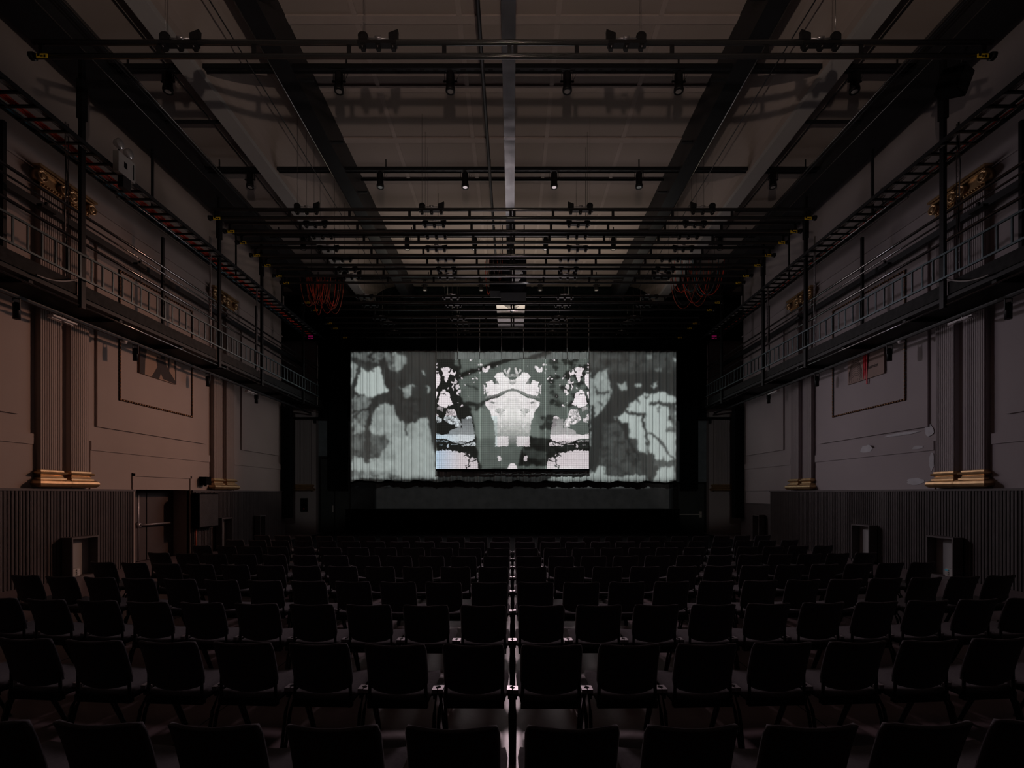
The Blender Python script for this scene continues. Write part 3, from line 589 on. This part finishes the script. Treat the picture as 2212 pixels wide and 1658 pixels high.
    MB().box(-.19, .19, -.15, .15, 0, 4.55).build('cabinet', M['matte'], s); MB().box(-.17, .17, -.165, -.15, .04, 4.5).build('grille', M['matte'], s); MB().box(-.03, .03, -.03, .03, 4.55, 4.76).build('hanging_bracket', M['black'], s)
    tag(MB().box(sx*8.72-.1, sx*8.72+.1, 20.9, 20.92, 8.5, 8.68).build('wall_sign', M['magenta']), 'small dim magenta sign high above the end of the %s catwalk' % side, 'sign')
    # floor boxes by the wall
    for i, (y0, y1, zt, it) in enumerate(((10.07, 10.73, .86, 1), ((15.28, 15.85, 1.0, 0) if sx < 0 else (12.44, 13.1, .96, 0)), ((17.6, 18.0, .98, 2) if sx < 0 else (18.0, 18.5, .98, 2)))):
        s = thing('open_cabinet', 'open-fronted wooden box against the %s wall, %s from the camera' % (side, ORD[i]), 'cabinet', (sx*9.17, y0, 0), 0, 'open boxes along the walls')
        Z = lambda b, n, m: b.build(n, M[m], s, (-sx*9.17, -y0, 0))
        Z(MB().box(sx*9.17, sx*9.40, y0, y0+.03, 0, zt), 'side_panel', 'slat'); Z(MB().box(sx*9.17, sx*9.40, y1-.03, y1, 0, zt), 'side_panel', 'slat')
        Z(MB().box(sx*9.17, sx*9.40, y0, y1, zt, zt+.035), 'top_panel', 'slat'); Z(MB().box(sx*9.38, sx*9.40, y0, y1, 0, zt), 'back_panel', 'beam'); Z(MB().box(sx*9.17, sx*9.40, y0, y1, 0, .06), 'bottom_panel', 'slat')
        if it == 1:
            q = thing('junction_box', 'small grey device stack standing in the nearest box of the %s wall' % side, 'device', (sx*9.3, y0+.2, .06))
            MB().box(-.06, .06, -.1, .06, 0, .17).build('case', M['grey'], q)
            for k in range(3): MB().box(-sx*.075-.004, -sx*.075+.004, -.02, .05, .03+k*.045, .055+k*.045).build('socket', M['white'] if sx < 0 else M['bluescreen'] if k == 2 else M['grey'], q)
        if it == 2:
            q = thing('plug_box', 'small dark plug box in the farthest box of the %s wall' % side, 'device', (sx*9.35, y0+.1, .5)); MB().box(-.06, .06, -.05, .08, 0, .2).build('case', M['black'], q); MB().box(-.01, .02, -.06, -.05, .02, .07).build('plug', M['red'], q)
    # far stair of rails at the end: pipe across to the recess
    tag(MB().tube((sx*7.4, 21.9, 5.22), (sx*9.9, 21.9, 5.22), .05, 8).box(sx*8.9, sx*9.0, 21.85, 21.95, 5.0, 5.25).build('cross_pipe', M['black']), 'black pipe below the far end of the %s catwalk' % side, 'pipe')
catwalk(-1); catwalk(1)
# cables draped over the toe boards
for sx in (-1, 1):
    side = 'left' if sx < 0 else 'right'
    tag(MB().path([(sx*8.37, 8.5+j*.09, 5.66+.28*(j/9)**2*(1 if j < 9 else 1)) for j in range(10)], .014, 6).build('loose_cable', M['greyc']), 'loose cable hanging over the edge of the %s catwalk' % side, 'cable')
    for i, y in enumerate((8.95, 11.2, 14.6)):
        s = thing('clamp_light', 'small black lamp clamped to the %s catwalk handrail, %s from the camera' % (side, ORD[i]), 'lamp', (sx*8.62, y, 7.10), 0, 'clamp lamps on the railings')
        MB().box(-.05, .05, -.14, .14, -.05, 0).build('head', M['black'], s); MB().box(-.02, .02, -.02, .02, 0, .1).build('clamp', M['black'], s); MB().path([(0, 0, -.05), (.01, .0, -.2), (0, .02, -.4)], .005, 4).build('lead', M['blackc'], s)

# ---------------------------------------------------------------- fly bars
def spot_mesh(): return MB().lathe((0, 0, 0), [(.001, -.40), (.075, -.40), (.095, -.41), (.10, -.38), (.095, -.33), (.085, -.32), (.085, -.05), (.06, -.01), (.001, -.01)], 'z', 16)
fx = {}
fx['tube'] = MB().tube((-7.45, 0, 0), (7.45, 0, 0), .040, 14).mesh('tube', M['tube'])
fx['brace'] = MB().box(-.033, .033, -.008, .008, -.21, 0).mesh('brace', M['black'])
cl = MB().box(-.035, .035, -.045, .045, -.05, 0).box(-.03, .03, -.03, .03, -.085, -.05); fx['clamp'] = cl.mesh('clamp', M['black'])
fx['bolt'] = MB().tube((0, -.035, 0), (0, -.05, 0), .009, 6).mesh('bolt', M['alu'])
fx['sheave'] = MB().lathe((0, 0, .06), [(.001, -.04), (.075, -.04), (.08, -.02), (.08, .02), (.075, .04), (.001, .04)], 'y', 14).box(-.07, .07, -.045, .045, -.02, .06).mesh('pulley_block', M['black'])
wg = MB(); wg.rings([[(-.07, y, -.02), (.07, y, -.02), (.075, y, .17), (-.07, y, .10)] for y in (-.045, .045)], False); fx['wedge'] = wg.mesh('cable_shoe', M['black'])
fx['plate'] = MB().box(-.30, .30, -.05, .05, -.05, .0).mesh('mounting_plate', M['black'])
fx['turn'] = MB().tube((-.18, 0, 0), (.18, 0, 0), .008, 6).tube((-.05, 0, .01), (.05, 0, .01), .022, 8).mesh('turnbuckle', M['galv'])
fx['tag'] = MB().box(-.085, .085, -.006, .006, -.03, .03).mesh('number_tag', M['yellow'])
fx['tagm'] = MB().box(-.07, -.03, -.008, -.005, -.008, .03).box(-.02, .02, -.008, -.005, -.022, .004).box(.03, .06, -.008, -.005, -.03, .01).mesh('tag_mark', M['black'])
fx['endcap'] = MB().lathe((0, 0, 0), [(.001, -.03), (.06, -.03), (.06, .03), (.001, .03)], 'x', 12).mesh('end_cap', M['black'])
bars = [(7.52, 0), (11.94, 1), (12.54, 1), (13.1, 1), (13.8, 1), (14.4, 1), (15.1, 1), (15.6, 1), (17.2, 1), (17.9, 1), (19.3, 1), (19.9, 1), (21.05, 1)]
def fly_bar():
    t = thing('lighting_bar', 'x', 'lighting bar', (0, 7.52, E+7.0), 0, 'fly bars across the hall')
    link('tube', fx['tube'], t); link('tube', fx['tube'], t, (0, 0, -.21))
    for x in (-.045, .045, -1.06, -2.54, -4.02, -5.5, -7.33, 1.0, 2.48, 3.95, 5.42, 7.33): link('brace', fx['brace'], t, (x, 0, 0))
    for x0, dr in ((-5.4, 1), (-2.32, 1), (2.0, -1), (5.02, -1)):
        pl = link('mounting_plate', fx['plate'], t, (x0+dr*.22, 0, .0))
        link('pulley_block', fx['sheave'], t, (x0, 0, .05))
        o = link('cable_shoe', fx['wedge'], t, (x0+dr*.47, 0, .05)); o.scale = (dr, 1, 1); link('turnbuckle', fx['turn'], t, (x0+dr*.23, 0, .07))
        for k in range(3): c = link('clamp', fx['clamp'], t, (x0+dr*(.0+.235*k), 0, -.035)); link('bolt', fx['bolt'], c, (0, 0, -.06))
        link('wire_rope', MB().tube((0, 0, .1), (0, 0, 2.36), .0045, 4).mesh('wire_rope', M['rail']) if 'wire' not in fx else fx['wire'], t, (x0, 0, 0))
    for s in (-1, 1):
        g = link('number_tag', fx['tag'], t, (s*7.27, -.045, -.24)); link('tag_mark', fx['tagm'], g); link('end_cap', fx['endcap'], t, (s*7.46, 0, -.21))
    return t
fx['wire'] = MB().tube((0, 0, .1), (0, 0, 2.36), .0045, 4).mesh('wire_rope', M['rail'])
bar0 = fly_bar()
for i, (Y, _) in enumerate(bars):
    o = bar0 if i == 0 else copy_tree(bar0)
    o.location = (0, Y, E+7.0)
    o['label'] = 'black twin-tube lighting bar, %s across the hall counting from the camera' % ORD[i]
    for ch in o.children:
        nm_ = ch.name.split('.')[0]
        if nm_ in ('pulley_block', 'cable_shoe'): ch.scale.z = .8 if i in (0, 1, 7, 9) else .3; ch.scale.y = .8; ch.location.z = .045 if i in (0, 1, 7, 9) else .02
    if i > 0:
        sh = random.uniform(-.12, .12)
        for ch in o.children:
            if ch.name.split('.')[0] in ('mounting_plate', 'pulley_block', 'cable_shoe', 'turnbuckle', 'clamp', 'wire_rope') and abs(ch.location.x) < 6.5: ch.location.x += sh*(1 if ch.location.x > 0 else -1)
# ceiling tracks with hanging spotlights
sp_me = spot_mesh().mesh('can', M['black']); yk_me = MB().box(-.12, -.112, -.012, .012, -.24, 0).box(.112, .12, -.012, .012, -.24, 0).box(-.12, .12, -.014, .014, -.008, 0).mesh('yoke', M['black']); kn_me = MB().tube((-.14, 0, -.22), (.14, 0, -.22), .018, 8).mesh('pivot_knob', M['black'])
ln_me = MB().lathe((0, 0, -.405), [(.001, 0), (.06, 0)], 'z', 14).mesh('lens', M['lens'])
for ri, Y in enumerate((9.9, 13.0, 16.3, 19.6)):
    for nm, x0, x1 in (('left', -9.0, -6.75), ('centre', -6.3, 6.3), ('right', 6.75, 9.0)):
        t = thing('lighting_track', 'dark steel lighting track under the ceiling, %s section, %s row from the camera' % (nm, ORD[ri]), 'lighting track', ((x0+x1)/2, Y, E+8.66), 0, 'lighting tracks under the ceiling')
        h = (x1-x0)/2; MB().box(-h, h, -.06, .06, 0, .05).build('channel', M['dark'], t); MB().box(-h, h, -.07, -.06, -.02, .07).box(-h, h, .06, .07, -.02, .07).build('flange', M['black'], t)
        zs = 0
        for x in ((-3.4, -.6, 3.4) if nm == 'centre' else (0,)): MB().tube((x, 0, .05), (x, 0, .30), .018, 6).build('hanger', M['black'], t)
        if nm == 'centre':
            b = MB()
            for k in range(44): b.box(-h+.2+k*.28, -h+.30+k*.28, -.01, .01, -.004, .0)
            b.build('slot', M['recess'], t)
    for si, x in enumerate((-7.05, -3.55, -1.27, 1.12, 3.4, 7.0)):
        s = thing('spotlight', 'black can spotlight hanging from the %s ceiling track row, %s from the left' % (ORD[ri], ORD[si]), 'spotlight', (x, Y, E+8.64), 0, 'spotlights on the ceiling tracks')
        link('yoke', yk_me, s); link('pivot_knob', kn_me, s); c = link('can', sp_me, s, (0, 0, -.02), (0, 0, 0)); link('lens', ln_me, c)
        MB().path([(.06, 0, 0), (.2, 0, -.03), (.14, 0, -.16), (.1, .02, -.24)], .005, 4).build('lead', M['blackc'], s)

# ---------------------------------------------------------------- stage: curtain, LED wall, masking
n = 520; z0, z1 = 2.38, 8.7; x0, x1 = (757-VX)*CY/F, (1462-VX)*CY/F
def pleat(x): return .030*math.sin(x*17+1.3*math.sin(x*1.9))+.022*math.sin(x*41+2*math.sin(x*.7))+.03*math.sin(x*3.1)
b = MB(); zz = [0, .05, .3, .6, .85, 1]
for i in range(n+1):
    x = x0+(x1-x0)*i/n; hem = .035*math.sin(x*4.3+.8*math.sin(x*1.1))+.02*math.sin(x*9.7)-.04*(i/n)
    for k in zz: b.v.append((x, CY+pleat(x)*(1.5-.5*k), z0+hem*(1-k)+(z1-z0)*k))
K = len(zz)
for i in range(n):
    for k in range(K-1): b.f.append((i*K+k, (i+1)*K+k, (i+1)*K+k+1, i*K+k+1)); b.sm.append(True)
cu = b.build('projection_curtain', M['curtain']); sm = cu.modifiers.new('thickness', 'SOLIDIFY'); sm.thickness = .004
tag(cu, 'wide pleated pale curtain carrying the projected film of tree branches', 'curtain')
def drape(nm, xa, xb, Y, za, zb, label):
    b = MB(); n = max(8, int((xb-xa)*9))
    for i in range(n+1):
        x = xa+(xb-xa)*i/n; y = Y+.04*math.sin(x*15+math.sin(x*3)); b.v += [(x, y, za), (x, y, zb)]
    for i in range(n): b.f.append((2*i, 2*i+2, 2*i+3, 2*i+1)); b.sm.append(True)
    o = b.build(nm, M['drape']); m = o.modifiers.new('thickness', 'SOLIDIFY'); m.thickness = .01; tag(o, label, 'drape')
drape('valance', -8.0, 8.0, 21.6, E+(VY-757)*21.6/F, 10.2, 'black masking drape hanging above the projection curtain')
drape('masking_leg', -8.3, -7.38, 21.65, 2.0, 9.5, 'black masking drape left of the projection curtain'); drape('masking_leg', 7.5, 8.3, 21.65, 2.0, 9.5, 'black masking drape right of the projection curtain')
st = tag(MB().box(-7.6, 7.6, 22.0, 22.5, 0, 1.08).build('stage_block', M['matte']), 'low black stage block below the curtain', 'stage')
MB().box(-7.62, 7.62, 21.98, 22.5, 1.08, 1.11).build('stage_top', M['matte'], st)
led = thing('led_wall', 'bright see-through LED wall with a mirrored black and white film', 'LED screen', (0, LY, LZ0))
NX, NZ = 7, 5; dx = (LX1-LX0)/NX; dz = (LZ1-LZ0)/NZ
pm_ = MB().box(.003, dx-.001, -.02, .02, .001, dz-.001).mesh('led_panel', M['led']); pm_.materials.append(M['matte'])
for p in pm_.polygons: p.material_index = 0 if p.normal.y < -.5 else 1
for i in range(NX):
    for k in range(NZ): link('led_panel', pm_, led, (LX0+i*dx, 0, k*dz))
MB().box(LX0, LX1, -.03, .03, -.10, -.02).build('bottom_frame', M['matte'], led); MB().box(LX0, LX1, -.01, .02, LZ1-LZ0, LZ1-LZ0+.02).build('top_frame', M['black'], led)
for i in range(NX+1):
    x = LX0+i*dx; MB().tube((x, 0, LZ1-LZ0), (x, 0, LZ1-LZ0+1.9), .012, 6).build('hanging_strap', M['lens'], led)
    if 0 < i: MB().box(x-dx*.8, x-dx*.3, -.035, -.02, -.13, -.06).build('cable_clip', M['matte'], led)

# ---------------------------------------------------------------- flown box, cable swags, pale boxes
t = thing('flown_equipment_box', 'black equipment box hung over the middle among the bars', 'equipment box', (-.15, 16.1, 8.50))
MB().box(-.25, .62, 0, .7, 0, 1.15).build('case', M['matte'], t); MB().box(-.62, -.25, .1, .6, .1, 1.2).build('side_case', M['matte'], t)
MB().box(.12, .50, -.03, 0, .62, .66).rings([[(.10, -.02, .52), (.34, -.02, .50), (.47, -.02, .70), (.12, -.02, .72)], [(.10, -.04, .52), (.34, -.04, .50), (.47, -.04, .70), (.12, -.04, .72)]], False).rings([[(.08, -.02, .33), (.30, -.02, .31), (.42, -.02, .44), (.08, -.02, .44)], [(.08, -.04, .33), (.30, -.04, .31), (.42, -.04, .44), (.08, -.04, .44)]], False).build('reflector', M['white'], t)
for x in (-.2, .55): MB().tube((x, .35, 1.15), (x, .35, 2.5), .02, 6).build('hanging_rod', M['black'], t)
lamp('equipment_fill', 'SPOT', (.6, 14.9, 7.6), (.12, 16.1, 9.0), 26, (1, .93, .95), .05, 26, .6)  # unseen lamp added to brighten the white plates on the box
def swag(name, cx, cy, cz, n, wd, dp, mats, label):
    t = thing(name, label, 'cable', (cx, cy, cz))
    MB().tube((-wd*.5, 0, .03), (wd*.5, 0, .03), .02, 6).build('support_pipe', M['black'], t)
    for x in (-wd*.45, wd*.45): MB().tube((x, 0, .03), (x, 0, 11.1-cz), .008, 5).build('hanging_rod', M['black'], t)
    for k in range(n):
        w0 = wd*random.uniform(.5, 1); d0 = dp*random.uniform(.7, 1.1); ox = (k/(max(n-1, 1))-.5)*wd*.9; oy = random.uniform(-.3, .3)
        pts = [(ox+w0*.35*math.sin(a*math.pi*1.0-math.pi/2), oy+.05*math.sin(a*5), -d0*math.sin(a*math.pi)) for a in [j/14 for j in range(15)]]
        MB().path(pts, .011, 5).build('cable', M[mats[k % len(mats)]], t)
swag('cable_swag', -.62, 16.3, 9.75, 13, .45, 1.05, ['red', 'blackc', 'orange', 'blackc', 'greyc'], 'tangle of red and black cables left of the flown equipment box')
swag('cable_swag', -6.5, 16.6, 9.2, 14, .9, 1.1, ['orange', 'orange', 'red'], 'orange cables looped in swags above the left side of the stage')
swag('cable_swag', 6.3, 16.6, 9.8, 14, 1.4, 1.4, ['orange', 'red', 'blackc', 'orange', 'blue'], 'orange and red cables looped in swags above the right side of the stage')
for k, ya, yb, hw, nm, lb in ((7.5, 19.2, 20.15, .57, 'M', 'wide flat white panel hung in the middle between the far lighting bars'), (7.22, 20.05, 20.95, .55, 'N', 'second flat white panel hung in the middle just above the curtain')):
    t = thing('white_panel', lb, 'panel', (-.07, ya, E+k))
    MB().box(-hw, hw, 0, yb-ya, 0, .05).build('board', M['white'], t); MB().box(-hw-.01, hw+.01, (yb-ya)*.48, (yb-ya)*.52, -.02, 0).build('cross_bar', M['black'], t)
    for x in (-hw*.7, hw*.7): MB().tube((x, .7, .05), (x, .7, 9.4-k), .012, 6).build('hanging_rod', M['black'], t)
    if nm == 'M':
        for j in range(9): MB().path([(-.05+.05*j-.2, .1, .0), (-.1+.05*j, .05-.02*j, -.12), (.02*j-.05, .1, -.22), (.05, .2, -.3)], .011, 5).build('dangling_cable', M['blackc'], t)

# ---------------------------------------------------------------- wall fittings
t = thing('emergency_light', 'grey emergency light unit with two round lamp heads above the left catwalk', 'emergency light', (-8.12, 9.92, 8.42))
MB().box(-.06, .06, -.02, .42, 0, .42).build('case', M['grey'], t); MB().box(.06, .064, .12, .2, .16, .28).build('window', M['matte'], t); MB().box(.06, .064, .36, .38, .05, .37).build('slot', M['matte'], t)
for y, z in ((.02, .58), (.27, .55)): MB().lathe((.02, y, z), [(.001, .06), (.09, .06), (.10, .04), (.07, -.05), (.03, -.09), (.001, -.09)], 'x', 16).build('lamp_head', M['lens'], t)
MB().tube((.0, .08, .42), (.0, .06, .5), .015).tube((0, .27, .42), (0, .27, .48), .015).build('swivel', M['black'], t)
MB().box(-.06, .06, .1, .3, -.25, 0).build('bracket', M['dark'], t)
t = thing('pulley_wheel', 'thin round pulley ring by the right catwalk rail', 'pulley', (8.44, 11.05, 8.66))
MB().lathe((0, 0, 0), [(.12, -.012), (.135, -.012), (.135, .012), (.12, .012), (.12, -.012)], 'x', 24).build('rim', M['galv'], t); MB().tube((-.02, 0, 0), (.02, 0, 0), .02).tube((0, 0, -.12), (0, 0, .12), .006).build('hub', M['galv'], t); MB().tube((0, 0, -.13), (0, -.1, -.42), .01).build('stem', M['dark'], t)
t = thing('loudspeaker', 'black tilted loudspeaker under the edge beam above the right catwalk', 'speaker', (8.3, 9.1, 9.55)); t.rotation_euler = (.35, 0, .5)
MB().rings([[(-.2, -.18, z), (.2, -.18, z), (.14, .2, z), (-.14, .2, z)] for z in (-.2, .2)], False).build('cabinet', M['matte'], t); MB().box(-.18, .18, -.195, -.18, -.18, .18).build('grille', M['black'], t); MB().tube((0, 0, .2), (0, 0, .6), .02).build('bracket', M['black'], t)
# black covered panel and small fittings on the left wall
t = thing('covered_panel', 'black fabric-covered panel hanging on the left wall beyond the door', 'panel', (-9.3, 14.62, .80))
MB().box(-.10, .12, -.46, .46, 0, 1.02).build('board', M['matte'], t); MB().box(.12, .135, -.44, .45, .03, .99).build('cloth', mat('black_cloth', (.035, .032, .036), .8, var=.3, scale=3, bump=.6), t)
tag(MB().tube((-9.36, 14.3, 0), (-9.36, 14.3, .8), .02, 8).build('red_pipe', M['orange']), 'thin red pipe below the covered panel on the left wall', 'pipe')
t = thing('wall_loudspeaker', 'small black box loudspeaker on the left wall beside the far pilasters', 'speaker', (-9.36, 14.75, 2.08)); MB().box(-.12, .1, -.12, .12, 0, .24).build('cabinet', M['matte'], t); MB().box(-.02, .02, -.03, .03, -.05, 0).build('bracket', M['black'], t)
t = thing('control_box', 'small dark control box with a red lamp left of the stage', 'control box', (-9.5, 22.05, 1.0)); MB().box(-.14, .14, -.06, .06, 0, .6).build('case', M['matte'], t); MB().lathe((.02, -.07, .12), [(.001, -.01), (.03, 0)], 'y', 10).build('red_lamp', M['red'], t)

# picture on the left wall (behind the walkway edge)
def poly(pts, X, s, dep=.004):                            # pts in (y, z) on a side wall
    return MB().rings([[(X, y, z) for y, z in pts], [(X+s*dep, y, z) for y, z in pts]], False)
t = thing('picture', 'brown picture with a black abstract silhouette under the left catwalk', 'picture', (-9.45, 12.22, 4.86)); y0, y1, zb, zt = 12.22, 13.54, 4.86, 5.56
MB().box(-9.455, -9.41, y0, y1, zb, zt).build('board', M['paper'], t, (9.45, -12.22, -4.86))
P = lambda *q: [(y0+a*(y1-y0), zb+c*(zt-zb)) for a, c in q]
for pts in (P((0,0),(.12,0),(.13,.5),(.18,1),(0,1)), P((.30,0),(.50,0),(.55,.25),(.62,.05),(.97,0),(.97,.12),(.78,.45),(.70,.62),(.66,1),(.55,1),(.54,.8),(.44,.85),(.42,.7),(.46,.45)), P((.97,0),(1,0),(1,1),(.95,1),(.93,.7),(.965,.5)), P((.75,.5),(.79,.45),(.80,.95),(.76,1))):
    poly(pts, -9.41, 1).build('silhouette', M['ink'], t, (9.45, -12.22, -4.86))
# print with the red ribbon on the right wall
t = thing('picture', 'pale print with handwriting and arched lines under the right catwalk', 'picture', (9.45, 12.25, 4.86)); y0, y1 = 12.25, 13.58
MB().box(9.455, 9.41, y0, y1, zb, zt).build('board', M['paper2'], t, (-9.45, -12.25, -4.86))
lb = MB()
for k in range(9):
    pts = [(9.408, y1-.05-.5*a, 4.92+.03*k+.13*math.sin(a*math.pi)+.03*k*math.sin(a*math.pi)) for a in [j/8 for j in range(9)]]; lb.path(pts, .004, 4)
for k in range(6): lb.tube((9.408, y1-.08-k*.08, 4.88), (9.408, y1-.08-k*.08, 4.95), .003, 4)
lb.build('arched_lines', M['ink'], t, (-9.45, -12.25, -4.86))
for txt, zz_, yy_ in (('talis', 5.26, 12.98), ('industries', 5.10, 12.98)):
    cu_ = bpy.data.curves.new('handwriting', 'FONT'); cu_.body = txt; cu_.size = .13; cu_.shear = .5; cu_.extrude = .001; cu_.materials.append(M['ink'])
    tmp = bpy.data.objects.new('tmp', cu_); COL.objects.link(tmp); bpy.context.view_layer.update(); hm = bpy.data.meshes.new_from_object(tmp); bpy.data.objects.remove(tmp); o = bpy.data.objects.new('handwriting', hm); COL.objects.link(o); o.parent = t; o.location = (-.05, yy_-12.25, zz_-4.86); o.rotation_euler = (math.pi/2, 0, -math.pi/2)
t = thing('ribbon', 'red ribbon tails hanging over the print on the right wall', 'ribbon', (9.38, 12.86, 4.72))
for a, zl, zh in ((-.06, .0, .8), (.0, .14, .8), (.05, .16, .8)): MB().path([(.01*j, a+.015*j, zh-(zh-zl)*j/4) for j in range(5)], .022, 4).build('ribbon_tail', M['ribbon'], t)

# ---------------------------------------------------------------- chairs
def pad(wx, hz, th, rad, nx, nz, shape):
    """rounded slab; shape(u,v,x,z,side)->(x,y,z) places the grid"""
    b = MB(); us = sorted(set([-1, 1]+[(-1+2*i/nx) for i in range(nx+1)]+[-1+.3*rad/wx*2, 1-.3*rad/wx*2])); vs = sorted(set([-1+2*i/nz for i in range(nz+1)]+[-1+.3*rad/hz*2, 1-.3*rad/hz*2]))
    idx = {}
    for side in (-1, 1):
        for i, u_ in enumerate(us):
            for j, v_ in enumerate(vs):
                x, z = u_*wx/2, v_*hz/2; cx = max(-wx/2+rad, min(wx/2-rad, x)); cz = max(-hz/2+rad, min(hz/2-rad, z)); dx_, dz_ = x-cx, z-cz; d = math.hypot(dx_, dz_)
                if dx_ and dz_ and d > rad: x, z = cx+dx_*rad/d, cz+dz_*rad/d
                ed = min(wx/2-abs(u_*wx/2), hz/2-abs(v_*hz/2)); k = math.sqrt(min(1, ed/(th*.5))) if ed < th*.5 else 1
                idx[side, i, j] = len(b.v) if (side == -1 or k > 1e-6) else idx[-1, i, j]
                if side == -1 or k > 1e-6: b.v.append(shape(u_, v_, x, z, side*k*th/2))
    nu, nv = len(us), len(vs)
    for side in (-1, 1):
        for i in range(nu-1):
            for j in range(nv-1):
                q = [idx[side, i, j], idx[side, i+1, j], idx[side, i+1, j+1], idx[side, i, j+1]]
                b.f.append(tuple(q if side < 0 else q[::-1])); b.sm.append(True)
    return b
def make_chair():
    t = thing('chair', 'x', 'chair', (0, 0, 0), 0, 'black cushioned chairs in rows')
    def bs(u_, v_, x, z, n): return (x, .05-.05*v_-.012*v_*v_+n-.036*(1-u_*u_), .655+z+(.012*(u_*u_)-.006 if v_ > 0 else 0)*abs(v_)-(.035*(1-u_*u_)*max(0, -v_)**2))
    pad(.418, .335, .036, .05, 8, 6, bs).build('backrest', M['fabric'], t)
    def ss(u_, v_, x, z, n): return (x*(1+.03*v_), .275+z, .435+n+.015*v_-.018*(1-u_*u_)*(1 if n > 0 else 0)-(.0 if n > 0 else .045*(1-u_*u_)*(.3+.7*max(0, -v_))))
    pad(.455, .43, .06, .05, 8, 6, ss).build('seat', M['fabric'], t)
    MB().box(-.205, .205, .06, .46, .385, .41).box(-.205, .205, .05, .09, .36, .41).build('seat_shell', M['shell'], t)
    for s in (-1, 1):
        MB().path([(s*.19, .055, .36), (s*.193, .065, .45), (s*.19, .065, .56), (s*.185, .045, .66)], .012, 6).build('back_post', M['leg'], t)
        MB().path([(s*.243, .20, .44), (s*.245, .10, .30), (s*.250, .02, .0)], .0125, 6).build('rear_leg', M['leg'], t)
        lg = MB().path([(s*.243, .22, .44), (s*.245, .36, .30), (s*.250, .50, .0)], .0125, 6).build('front_leg', M['leg'], t)
        MB().tube((s*.2445, .345, .312), (s*.2495, .482, .02), .0035, 4).build('edge_highlight', M['leghighlight'], lg)  # thin gold strip stands in for the highlight on the leg edge
        MB().box(s*.20, s*.235, .16, .26, .40, .425).box(s*.228, s*.246, .14, .28, .385, .425).build('side_frame', M['leg'], t)
        br = MB().box(s*.222, s*.257, .13, .20, .452, .458).box(s*.222, s*.257, .124, .130, .43, .458).build('coupling_plate', M['alu'], t)
        MB().box(s*.243, s*.2572, .155, .175, .458, .460).box(s*.2515, s*.2572, .147, .183, .458, .460).build('coupling_slot', M['matte'], br)
    return t
ch0 = make_chair(); first = True
rows = [2.1+1.128*k for k in range(9)]
nrow = ['nearest', 'second', 'third', 'fourth', 'fifth', 'sixth', 'seventh', 'eighth', 'farthest']
for r, Y0 in enumerate(rows):
    cnt = (6, 8, 11, 12, 12, 12, 12, 12, 12)[r]
    for s in (-1, 1):
        for i in range(cnt):
            X = .262+.522*i; rz = s*math.atan(.0262*X); y = Y0+.0131*X*X
            if X/(y+.1) > 1.25: continue
            o = ch0 if first else copy_tree(ch0); first = False
            o.location = (s*X, y+random.uniform(-.008, .008), 0); o.rotation_euler = (0, 0, rz+random.uniform(-.008, .008))
            o['label'] = 'black cushioned chair, %s %s of the middle gap, %s' % (ORD[i], 'left' if s < 0 else 'right', 'row nearest the camera' if r == 0 else 'row nearest the stage' if r == 8 else '%s row from the camera' % nrow[r])
